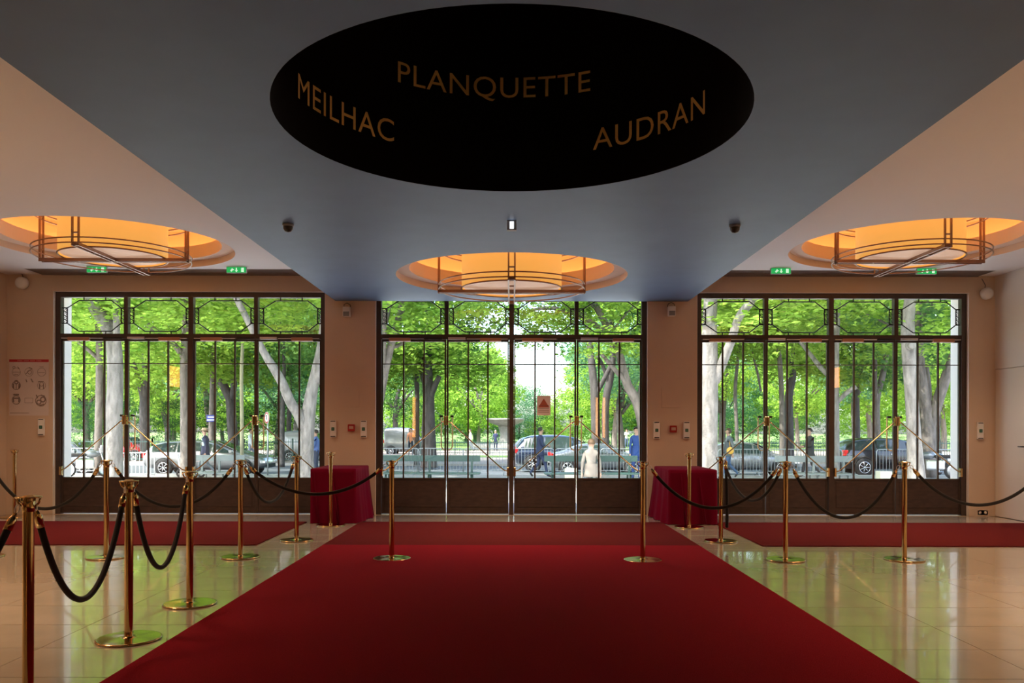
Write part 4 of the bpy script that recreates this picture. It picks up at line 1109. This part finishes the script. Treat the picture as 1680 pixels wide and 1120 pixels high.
# ------------------------------------------------------------ cars
M_TYRE = mat('tyre_rubber', (.02, .02, .022), .8)
M_ALLOY = mat('alloy_wheel', (.7, .7, .72), .25, .9)
M_CGLASS = mat('car_window_glass', (.03, .05, .055), .05, 0.0, coat=1.0)
M_TAIL = mat('red_tail_lens', (.55, .01, .01), .2)
M_HEAD = mat('clear_headlamp', (.75, .78, .8), .1, .5)
M_PLATE = mat('number_plate', (.75, .75, .72), .5)
def car(px0, px1, Y, H, paint, label, style='hatch', flip=False, name='car', Wd=1.78):
    xc = (PX(px0, Y) + PX(px1, Y)) / 2; L = PX(px1, Y) - PX(px0, Y)
    t = thing(name, label, 'car', (xc, Y, GZ - .12), PI if flip else 0, 'cars on the road')
    w = Wd / 2
    if style == 'van': S_ = [(-.5, .35, .95, H * .90, .90, .80), (-.485, .25, 1.02, H * .98, 1, .88), (-.3, .22, 1.02, H, 1, .9), (.12, .22, 1.02, H, 1, .88), (.28, .22, 1.05, H * .92, 1, .82), (.40, .24, 1.0, H * .60, 1, .86), (.47, .28, .86, .95, .97, .85), (.5, .38, .66, .70, .88, .8)]
    elif style == 'suv': S_ = [(-.5, .42, .85, .98, .88, .78), (-.48, .30, .98, 1.12, .98, .84), (-.42, .25, 1.0, H * .93, 1, .72), (-.33, .24, 1.0, H * .99, 1, .72), (-.02, .24, .98, H, 1, .72), (.12, .24, .97, H * .94, 1, .72), (.27, .24, .97, 1.06, 1, .80), (.44, .28, .86, .94, .96, .8), (.5, .40, .62, .70, .85, .75)]
    elif style == 'sedan': S_ = [(-.5, .40, .72, .80, .88, .78), (-.48, .28, .84, .93, .97, .82), (-.36, .22, .87, .98, 1, .80), (-.22, .20, .87, H * .96, 1, .68), (-.02, .20, .87, H, 1, .68), (.10, .20, .86, H * .95, 1, .68), (.25, .20, .85, .93, 1, .78), (.43, .25, .72, .78, .96, .8), (.5, .36, .52, .58, .84, .72)]
    else: S_ = [(-.5, .40, .76, .86, .88, .78), (-.485, .28, .86, 1.0, .97, .82), (-.43, .22, .90, H * .90, 1, .72), (-.32, .20, .90, H * .98, 1, .70), (-.05, .20, .88, H, 1, .70), (.09, .20, .87, H * .94, 1, .70), (.26, .20, .86, .95, 1, .78), (.43, .25, .74, .81, .96, .8), (.5, .36, .54, .60, .84, .72)]
    vs, fs = [], []
    for (fx, zl, zb, zt, wb, wt) in S_:
        x = fx * L; a, b = w * wb, w * wt
        zm = zl + (zb - zl) * .5
        for (yy, zz) in ((-a * .9, zl), (-a, zm), (-a * .985, zb), (-b, zt - .03), (-b * .6, zt), (b * .6, zt), (b, zt - .03), (a * .985, zb), (a, zm), (a * .9, zl)): vs.append((x, yy, zz))
    k = 10; n = len(S_)
    for i in range(n - 1):
        for j in range(k): fs.append((i * k + j, i * k + (j + 1) % k, (i + 1) * k + (j + 1) % k, (i + 1) * k + j))
    fs.append(tuple(range(k))); fs.append(tuple(range((n - 1) * k, n * k))[::-1])
    mb = MB(); mb.add(vs, fs, 0, True); bo = mb.build('body', paint, t)
    ss = bo.modifiers.new('round', 'SUBSURF'); ss.levels = 1; ss.render_levels = 2
    # glazing: runs of glass on each side and raked screens
    def at(fx):
        for i in range(n - 1):
            if S_[i][0] <= fx <= S_[i + 1][0]:
                q = (fx - S_[i][0]) / (S_[i + 1][0] - S_[i][0]); return [S_[i][c] * (1 - q) + S_[i + 1][c] * q for c in range(6)]
    roof_front = max(s_[0] for s_ in S_ if s_[3] >= H * .90); cowl = [s_[0] for s_ in S_ if s_[0] > roof_front][0]
    back = min(s_[0] for s_ in S_ if s_[3] >= H * .88)
    segs = [(back + .01, (back + roof_front) / 2 - .06), ((back + roof_front) / 2 - .045, roof_front * .4 + .02), (roof_front * .4 + .035, cowl - .055)] if style != 'van' else [(.10, cowl - .05)]
    for (f0, f1) in segs:
        for sd in (-1, 1):
            q = []; m = MB()
            for i in range(7):
                fx = f0 + (f1 - f0) * i / 6; a = at(fx)
                zb = a[2] + .05; zt = max(a[3] - .10, zb + .01)
                def yat(z): 
                    u = (z - a[2]) / max(a[3] - .03 - a[2], .05); return w * a[4] * .985 * (1 - u) + w * a[5] * u + .004
                q.append(((fx * L, sd * yat(zb), zb), (fx * L, sd * yat(zt), zt)))
            vs2 = [p_ for pr in q for p_ in pr] ; fs2 = [(2 * i, 2 * i + 2, 2 * i + 3, 2 * i + 1) for i in range(6)]
            m.add(vs2, fs2); m.build('side_window', M_CGLASS, t)
    a0, a1 = at(roof_front), at(cowl)
    x0, x1 = roof_front * L + .04, cowl * L - .02; z0, z1 = a0[3] - .02, a1[3] + .03
    MB().add([(x0, -w * a0[5] * .9, z0), (x0, w * a0[5] * .9, z0), (x1, w * a1[5] * .95, z1), (x1, -w * a1[5] * .95, z1), (x0 + .01, -w * a0[5] * .9, z0 + .012), (x0 + .01, w * a0[5] * .9, z0 + .012), (x1 + .012, w * a1[5] * .95, z1 + .012), (x1 + .012, -w * a1[5] * .95, z1 + .012)],
             [(0, 1, 2, 3), (4, 5, 6, 7), (0, 1, 5, 4), (1, 2, 6, 5), (2, 3, 7, 6), (3, 0, 4, 7)]).build('windscreen', M_CGLASS, t)
    R = .33 if style != 'suv' else .37
    for fx in (-.32, .32):
        for sd in (-1, 1):
            m = MB().lathe([(R * .62, -.10), (R * .95, -.11), (R, -.08), (R, .08), (R * .95, .11), (R * .62, .10)], n=28); m.xform(Matrix.Translation((fx * L, sd * (w - .085), R)) @ Matrix.Rotation(PI / 2, 4, 'X'))
            wh = m.build('wheel', M_TYRE, t)
            m = MB().lathe([(R * .64, 0), (R * .60, .012), (R * .56, 0)], n=24).lathe([(.001, .02), (.05, .015), (.05, 0)], n=10)
            for q in range(7):
                a = 2 * PI * q / 7; m.tube([(.03 * cos(a), .03 * sin(a), .0), (R * .6 * cos(a), R * .6 * sin(a), .0)], .017, 5)
            m.lathe([(.001, -.04), (R * .62, -.04)], n=16, mi=1)
            m.xform(Matrix.Translation((fx * L, sd * (w - .085 + .098), R)) @ Matrix.Rotation(-sd * PI / 2, 4, 'X')); m.build('alloy_rim', [M_ALLOY, M_TYRE], wh)
            m = MB().tube([(fx * L + (R + .035) * cos(a), sd * (w - .012), R + (R + .035) * sin(a)) for a in [PI * i / 12 for i in range(13)]], .02, 5); m.build('wheel_arch', M_TYRE, t)
    zt = at(-.47)[2]; zf = at(.47)[2]
    for sd in (-1, 1):
        MB().bevbox(-L * .5 - .005, -L * .5 + .16, sd * w * .62, sd * w * .93, zt - .16, zt + .06, .02).build('tail_light', M_TAIL, t)
        MB().bevbox(L * .5 - .22, L * .5 - .02, sd * w * .55, sd * w * .90, zf - .12, zf - .01, .02).build('headlight', M_HEAD, t)
        MB().bevbox(cowl * L - .22, cowl * L - .08, sd * (w + .0), sd * (w + .15), zt + .04, zt + .15, .02).build('wing_mirror', paint, t)
        for fx in (-.08, .12): MB().box(fx * L, fx * L + .14, sd * (w - .005), sd * (w + .02), zt - .10, zt - .07).build('door_handle', M_ALLOY, t)
    MB().box(-L * .5 - .015, -L * .5 + .03, -.26, .26, .52, .64).build('number_plate', M_PLATE, t)
    MB().bevbox(L * .5 - .06, L * .5 + .015, -.5, .5, .32, .48, .02).build('front_grille', M_TYRE, t)
    return t
def paint(name, c, m=.4): return mat(name, c, .22, m, coat=1.0)
PA_SILVER = paint('silver_paint', (.26, .27, .28)); PA_WHITE = paint('white_paint', (.42, .43, .45), .1); PA_NAVY = paint('navy_paint', (.015, .03, .07))
PA_BLACK = paint('black_paint', (.012, .013, .017)); PA_GREY = paint('mid_grey_paint', (.16, .18, .20)); PA_RED = paint('red_paint', (.45, .015, .02), .1)
car(248, 446, 32.6, 1.42, PA_SILVER, 'silver estate car in the poster side doorway', 'hatch')
car(60, 178, 32.8, 1.38, PA_GREY, 'dark grey car half hidden behind the end pilaster and pale tree', 'sedan')
car(845, 1005, 36.0, 1.62, PA_NAVY, 'dark blue people carrier with red tail light behind the navy suited man', 'suv')
car(900, 1062, 33.2, 1.33, PA_GREY, 'low dark grey car in front of the blue people carrier', 'sedan')
car(1128, 1302, 33.4, 1.40, PA_SILVER, 'silver car behind the woman with the yellow bag', 'sedan')
car(1372, 1546, 33.2, 1.55, PA_BLACK, 'black car with bright alloy wheel and red tail light', 'suv')
car(178, 244, 48.5 - 4, 1.45, PA_RED, 'small red car beyond the dark forked tree', 'hatch')
car(470, 536, 45.2, 1.75, PA_WHITE, 'pale van beyond the forked pale tree', 'van', name='van')
car(632, 700, 57, 1.95, PA_SILVER, 'silver van parked in the park beside the massive dark tree', 'van', name='van')
car(560, 632, 62, 1.5, PA_WHITE, 'white car further left than the silver van in the park', 'sedan')
car(836, 893, 45.5, 1.42, PA_WHITE, 'pale car behind the blue people carrier roof', 'sedan')

# ------------------------------------------------------------ road signs
M_SWHITE = mat('sign_white', (.82, .82, .82), .5); M_SBLUE = mat('sign_blue', (.03, .06, .35), .5); M_SRED = mat('sign_red', (.6, .03, .03), .5)
p = P(438, 686, 30.4); t = thing('road_sign', 'round white road sign with red ring seen at an angle', 'sign', (p.x, 30.4, GZ), R_(-52))
hz = p.z - GZ
def disc(r0, r1, y, mi): 
    m = MB().lathe([(r0, 0), (r1, 0), (r1, .012), (r0, .012)], n=28); m.xform(Matrix.Translation((0, y, hz)) @ Matrix.Rotation(PI / 2, 4, 'X')); return m
disc(.001, .225, 0, 0).build('disc', M_SWHITE, t); disc(.165, .205, -.006, 0).build('red_ring', M_SRED, t)
MB().tube([(-.08, -.016, hz + .06), (0, -.016, hz + .09), (.05, -.016, hz + .03), (-.03, -.016, hz - .03), (.06, -.016, hz - .07)], .015, 6).build('symbol', M_TYRE, t)
MB().tube([(0, .03, 0), (0, .03, hz + .2)], .028, 8).build('pole', M_GALV, t)
p = P(346, 687, 39.6); t = thing('street_sign', 'small blue and white plaque on the slender tree', 'sign', (p.x, 39.62, p.z))
MB().bevbox(-.21, .21, -.02, .02, -.16, .16, .006).build('plaque', M_SBLUE, t)
MB().box(-.15, .15, -.026, -.019, .03, .09).box(-.19, .19, -.026, -.019, -.10, -.05).build('white_lettering_bar', M_SWHITE, t)
# kick scooter and motorcycle
p = PX(297, 28.8); t = thing('kick_scooter', 'white kick scooter parked in front of the silver car', 'scooter', (p, 28.8, GZ), .3)
M_SCW = mat('scooter_white', (.8, .8, .8), .35)
MB().tube([(0, 0, .12), (-.10, 0, .78)], .03, 8).tube([(-.10, -.22, .80), (-.10, .22, .80)], .016, 6).build('steering_stem', M_SCW, t)
MB().bevbox(-.05, .62, -.08, .08, .10, .15, .01).build('deck', M_TYRE, t)
for x in (0.0, .66):
    m = MB().lathe([(.09, -.025), (.15, -.03), (.165, 0), (.15, .03), (.09, .025)], n=20); m.xform(Matrix.Translation((x, 0, .165)) @ Matrix.Rotation(PI / 2, 4, 'X')); m.build('wheel', M_TYRE, t)
def motorcycle(px, Y, rz, label):
    t = thing('motorcycle', label, 'motorcycle', (PX(px, Y), Y, GZ), rz, 'parked motorcycles')
    for x in (-.62, .62):
        m = MB().lathe([(.24, -.05), (.29, -.055), (.31, 0), (.29, .055), (.24, .05)], n=24).lathe([(.001, .02), (.22, .012), (.245, .03)], n=16, mi=1)
        m.xform(Matrix.Translation((x, 0, .31)) @ Matrix.Rotation(PI / 2, 4, 'X')); m.build('wheel', [M_TYRE, M_ALLOY], t)
    MB().bevbox(-.35, .25, -.15, .15, .32, .68, .06).build('engine', M_ALLOY, t)
    MB().bevbox(-.75, -.02, -.14, .14, .74, .86, .04).build('saddle', M_TYRE, t)
    MB().sphere((.18, 0, .84), .2, 12, 8, sc=(1.3, .8, .7)).build('tank', PA_GREY, t)
    MB().tube([(.62, 0, .31), (.42, 0, .98)], .03, 8).tube([(.40, -.34, 1.02), (.44, 0, .99), (.40, .34, 1.02)], .016, 6).build('fork', M_ALLOY, t)
    MB().bevbox(.42, .60, -.2, .2, .86, 1.15, .05).build('fairing', PA_SILVER, t)
motorcycle(142, 28.8, .5, 'grey motorcycle beside the white end pilaster, poster side')
motorcycle(1532, 28.9, 2.7, 'grey motorcycle by the railings at the end pilaster')

# ------------------------------------------------------------ people
def person(px, Y, facing, H, label, top, legs, skin=(.45, .28, .20), hair=(.03, .02, .015), pose='walk', shoes=(.02, .02, .02), phase=1, arms='swing', coat=False, zoff=GZ, shirt=None, longhair=False):
    Ms = [mat('cloth_%.3f_%.3f_%.3f' % top, top, .85), mat('cloth_%.3f_%.3f_%.3f' % legs, legs, .85), mat('skin_%.2f' % skin[0], skin, .6), mat('shoe_%.3f' % shoes[0], shoes, .5), mat('cloth_%.3f_%.3f_%.3f' % (shirt or top), shirt or top, .85)]
    t = thing('person', label, 'person', (PX(px, Y), Y, zoff), facing, 'people outside')
    s = H / 1.75
    V, E, Rr, Mi = [], [], [], []            # joints, bones, radii, material per bone
    def J(x, y, z, r): V.append((x * s, y * s, z * s)); Rr.append(r * s); return len(V) - 1
    def Bn(a, b, m): E.append((a, b)); Mi.append(m)
    sit = pose == 'sit'
    hz_ = .52 if sit else .92
    pel = J(0, 0, hz_, .135)
    ab = J(.0, 0, hz_ + .17, .125); ch = J(.0, 0, hz_ + .36, .145); up_ = J(0.0, 0, hz_ + .50, .11)
    nk = J(.02, 0, hz_ + .585, .055); hd0 = J(.035, 0, hz_ + .66, .072); hd1 = J(.035, 0, hz_ + .735, .092); hd2 = J(.02, 0, hz_ + .80, .068)
    Bn(pel, ab, 0); Bn(ab, ch, 4 if shirt else 0); Bn(ch, up_, 0); Bn(up_, nk, 2); Bn(nk, hd0, 2); Bn(hd0, hd1, 2); Bn(hd1, hd2, 2)
    for sd in (-1, 1):
        sh = J(0, sd * .155, hz_ + .50, .068); Bn(up_, sh, 0)
        ph = sd * phase
        if arms == 'front': el = J(.04, sd * .235, hz_ + .22, .045); wr = J(.25, sd * .10, hz_ + .20, .030)
        elif arms == 'hip': el = J(-.02, sd * .25, hz_ + .22, .045); wr = J(.12, sd * .2, hz_ + .04, .030)
        elif arms == 'camera': el = J(.14, sd * .20, hz_ + .28, .045); wr = J(.26, sd * .06, hz_ + .52, .030)
        else: el = J(-.10 * ph, sd * .215, hz_ + .22, .045); wr = J(.02 - .10 * ph, sd * .225, hz_ - .02, .030)
        Bn(sh, el, 0); Bn(el, wr, 0)
        w3 = Vector(V[wr]); e3 = Vector(V[el]); d = (w3 - e3).normalized()
        pc = w3 + d * .07 * s; V.append(tuple(pc)); Rr.append(.030 * s); pa = len(V) - 1; Bn(wr, pa, 2)
        sidev = d.cross(Vector((0, 1, 0))); sidev = sidev.normalized() if sidev.length > .1 else Vector((1, 0, 0)); bend = Vector((0, -sd, 0))
        for f in range(4):
            o_ = sidev * (.019 * (f - 1.5)) * s
            l = (.036, .042, .040, .030)[f] * s
            a_ = pc + o_ + d * .03 * s; b_ = a_ + d * l + bend * .008 * s; c_ = b_ + d * l * .5 + bend * .018 * s
            ids = []
            for q in (a_, b_, c_): V.append(tuple(q)); Rr.append(.0085 * s); ids.append(len(V) - 1)
            Bn(pa, ids[0], 2); Bn(ids[0], ids[1], 2); Bn(ids[1], ids[2], 2)
        a_ = pc + sidev * .04 * s - d * .02 * s; b_ = a_ + (d + sidev * .5).normalized() * .04 * s
        for q in (a_, b_): V.append(tuple(q)); Rr.append(.010 * s)
        Bn(pa, len(V) - 2, 2); Bn(len(V) - 2, len(V) - 1, 2)
        hp = J(0, sd * .085, hz_ - .04, .098); Bn(pel, hp, 1)
        if sit: kn = J(.40, sd * .11, .50, .062); an = J(.42, sd * .11, .09, .042)
        elif pose == 'walk':
            fwd = ph
            if fwd > 0: kn = J(.17, sd * .09, .50, .062); an = J(.24, sd * .09, .11, .042)
            else: kn = J(-.03, sd * .09, .50, .062); an = J(-.33, sd * .09, .20, .042)
        else: kn = J(.01, sd * .10, .49, .062); an = J(-.02, sd * .11, .09, .042)
        Bn(hp, kn, 1); Bn(kn, an, 1)
        ax, ay, az = [c / s for c in V[an]]
        if pose == 'walk' and ph < 0: to = J(ax + .10, ay, az - .14, .032)
        else: to = J(ax + .17, ay + sd * .02, az - .055, .034)
        Bn(an, to, 3)
    me = bpy.data.meshes.new('tmp'); me.from_pydata(V, E, []); me.update()
    o = bpy.data.objects.new('tmp', me); COL.objects.link(o)
    sm = o.modifiers.new('skin', 'SKIN'); sm.use_smooth_shade = True
    lay = me.skin_vertices[0] if me.skin_vertices else None
    if lay is None:
        bpy.context.view_layer.update(); lay = me.skin_vertices[0]
    for i, r_ in enumerate(Rr): lay.data[i].radius = (r_, r_)
    lay.data[0].use_root = True
    su = o.modifiers.new('sub', 'SUBSURF'); su.levels = 1
    bpy.context.view_layer.update()
    em = bpy.data.meshes.new_from_object(o.evaluated_get(bpy.context.evaluated_depsgraph_get()))
    bpy.data.objects.remove(o)
    em.materials.clear()
    for m_ in Ms: em.materials.append(m_)
    C = np.array([np.array(p_.center) for p_ in em.polygons]); A = np.array([V[a] for a, b in E]); B_ = np.array([V[b] for a, b in E]); D = B_ - A
    rad = np.array([(Rr[a] + Rr[b]) / 2 for a, b in E])
    tt = np.clip(np.einsum('nij,ij->ni', C[:, None, :] - A[None], D) / (D * D).sum(1)[None], 0, 1)
    dist = np.linalg.norm(C[:, None, :] - (A[None] + tt[..., None] * D[None]), axis=2) - rad[None]
    mi = np.array(Mi)[dist.argmin(1)]
    mi = np.where((mi == 0) & (C[:, 2] < (hz_ - .05) * s) & (np.abs(C[:, 1]) < .14 * s), 1, mi)
    if shirt: mi = np.where(((mi == 0) | (mi == 4)), np.where((np.abs(C[:, 1]) < .17 * s) & (C[:, 0] > .02 * s), 4, 0), mi)
    em.polygons.foreach_set('material_index', mi.astype(np.int32)); em.polygons.foreach_set('use_smooth', [True] * len(em.polygons)); em.update()
    b = bpy.data.objects.new('body', em); COL.objects.link(b); b.parent = t
    hm = mat('hair_%.3f' % hair[0], hair, .7)
    hc = Vector((.033 * s, 0, (hz_ + .745) * s))
    m = MB(); n0 = len(m.v)
    m.sphere((0, 0, 0), .108 * s, 14, 10, sc=(1.05, .9, 1.05))
    # hair cap: keep what is behind and above the face
    keepf = [f for f in m.f if not (sum(m.v[i][0] for i in f) / len(f) > .035 * s and sum(m.v[i][2] for i in f) / len(f) < .055 * s) and sum(m.v[i][2] for i in f) / len(f) > (-.16 if longhair else -.05) * s]
    m.f = keepf; m.mi = [0] * len(keepf); m.smooth = [True] * len(keepf); m.xform(Matrix.Translation(hc + Vector((-.012 * s, 0, .008 * s))))
    m.build('hair', hm, t)
    fm = MB(); 
    fm.tube([hc + Vector((.075 * s, 0, .01 * s)), hc + Vector((.108 * s, 0, -.022 * s)), hc + Vector((.085 * s, 0, -.032 * s))], [.008 * s, .013 * s, .006 * s], 6); fm.build('nose', Ms[2], t)
    for sd in (-1, 1):
        MB().sphere(hc + Vector((.083 * s, sd * .030 * s, .006 * s)), .010 * s, 8, 6).build('eye', M_TYRE, t)
        MB().sphere(hc + Vector((.0, sd * .088 * s, -.012 * s)), .024 * s, 8, 6, sc=(.7, .4, 1.1)).build('ear', Ms[2], t)
    MB().bevbox(.0, .008 * s, -.022 * s, .022 * s, -.004 * s, .004 * s, .001).xform(Matrix.Translation(hc + Vector((.080 * s, 0, -.058 * s)))).build('mouth', mat('lip', (.30, .08, .07), .6), t)
    if coat:                                              # jacket skirt over the hips
        sh_ = MB(); prof = [(.150, hz_ + .22), (.155, hz_ + .10), (.165, hz_ - .02), (.185, hz_ - .12), (.178, hz_ - .125), (.155, hz_ - .0)]
        sh_.lathe([(r_ * s, z * s) for r_, z in prof], n=20); sh_.xform(Matrix.Diagonal((.88, 1.12, 1, 1))); sh_.build('jacket', Ms[0], t)
    return t
NAVY = (.022, .035, .085)
t = person(337, 29.2, PI, 1.72, 'walking person in pale top and open navy jacket with sun hat', (.03, .04, .08), (.12, .15, .17), shirt=(.42, .52, .50), coat=True, hair=(.10, .06, .03))
MB().lathe([(.001, .10), (.08, .095), (.10, .03), (.155, .012), (.15, .005), (.09, .01)], n=24).build('sun_hat', mat('straw', (.50, .36, .24), .8), t, loc=(.03, 0, 1.67))
t.children[-1].location = (.03, 0, 1.665)
MB().bevbox(-.16, .16, -.05, .05, -.36, 0, .03).build('carrier_bag', mat('pale_bag', (.60, .50, .50), .7), t, loc=(.22, .30, .93))
person(886, 29.0, 0.25, 1.78, 'walking man in navy suit in the middle doorway', NAVY, (.03, .045, .10), coat=True, arms='front', hair=(.02, .015, .012), phase=-1)
person(970, 24.0, PI / 2 - .25, 1.98, 'seated person in beige jacket seen from behind on the green bench', (.20, .18, .155), (.10, .10, .12), pose='sit', coat=True, hair=(.10, .08, .07), zoff=GZ - .10)
t = person(1196, 28.8, PI, 1.76, 'walking woman in grey jacket and jeans with round yellow bag', (.10, .12, .13), (.06, .11, .20), coat=True, hair=(.06, .035, .02), longhair=True)
m = MB().lathe([(.001, .05), (.11, .045), (.125, .02), (.125, -.02), (.11, -.045), (.001, -.05)], n=24); m.xform(Matrix.Translation((.02, .24, 1.0)) @ Matrix.Rotation(PI / 2, 4, 'X')); m.build('yellow_bag', mat('yellow_leather', (.75, .42, .06), .5), t)
MB().tube([(.02, .22, 1.12), (.02, .16, 1.35), (.0, .10, 1.46)], .008, 6).build('bag_strap', mat('yellow_leather', (.75, .42, .06), .5), t)
person(1329, 29.2, PI + .1, 1.77, 'man in dark suit with folded hands looking down, behind the grey bench', (.02, .032, .035), (.02, .025, .03), coat=True, arms='front', hair=(.02, .012, .01), phase=-1)
person(1044, 27.8, -PI / 2, 1.80, 'person in bright blue suit half hidden by the door edge', (.02, .06, .22), (.02, .05, .17), pose='stand', coat=True)
person(1028, 74, -PI / 2, 1.72, 'tourist in white shirt taking a photograph on the far lawn', (.75, .72, .70), (.10, .13, .25), pose='stand', arms='camera', skin=(.5, .28, .2))
person(411, 33.9 + 8.2, 0, 1.7, 'pedestrian in white behind the silver car, mostly hidden', (.60, .66, .70), (.25, .30, .38), pose='walk')
person(519, 30.0, PI, 1.68, 'person in blue top partly behind the thick forked tree', (.10, .16, .38), (.05, .06, .10), pose='stand', arms='front', skin=(.5, .25, .18))
person(674, 52, -PI / 2, 1.75, 'pedestrian in orange and dark clothes beside the silver van', (.55, .22, .12), (.02, .03, .06), pose='stand')
person(772, 62, PI, 1.70, 'park visitor in pale clothes left of the fountain', (.60, .50, .45), (.30, .34, .40), pose='walk')
person(813, 63, -PI / 2, 1.62, 'park visitor in dark blue in front of the fountain pedestal', (.02, .03, .09), (.02, .03, .07), pose='stand', hair=(.5, .45, .4))
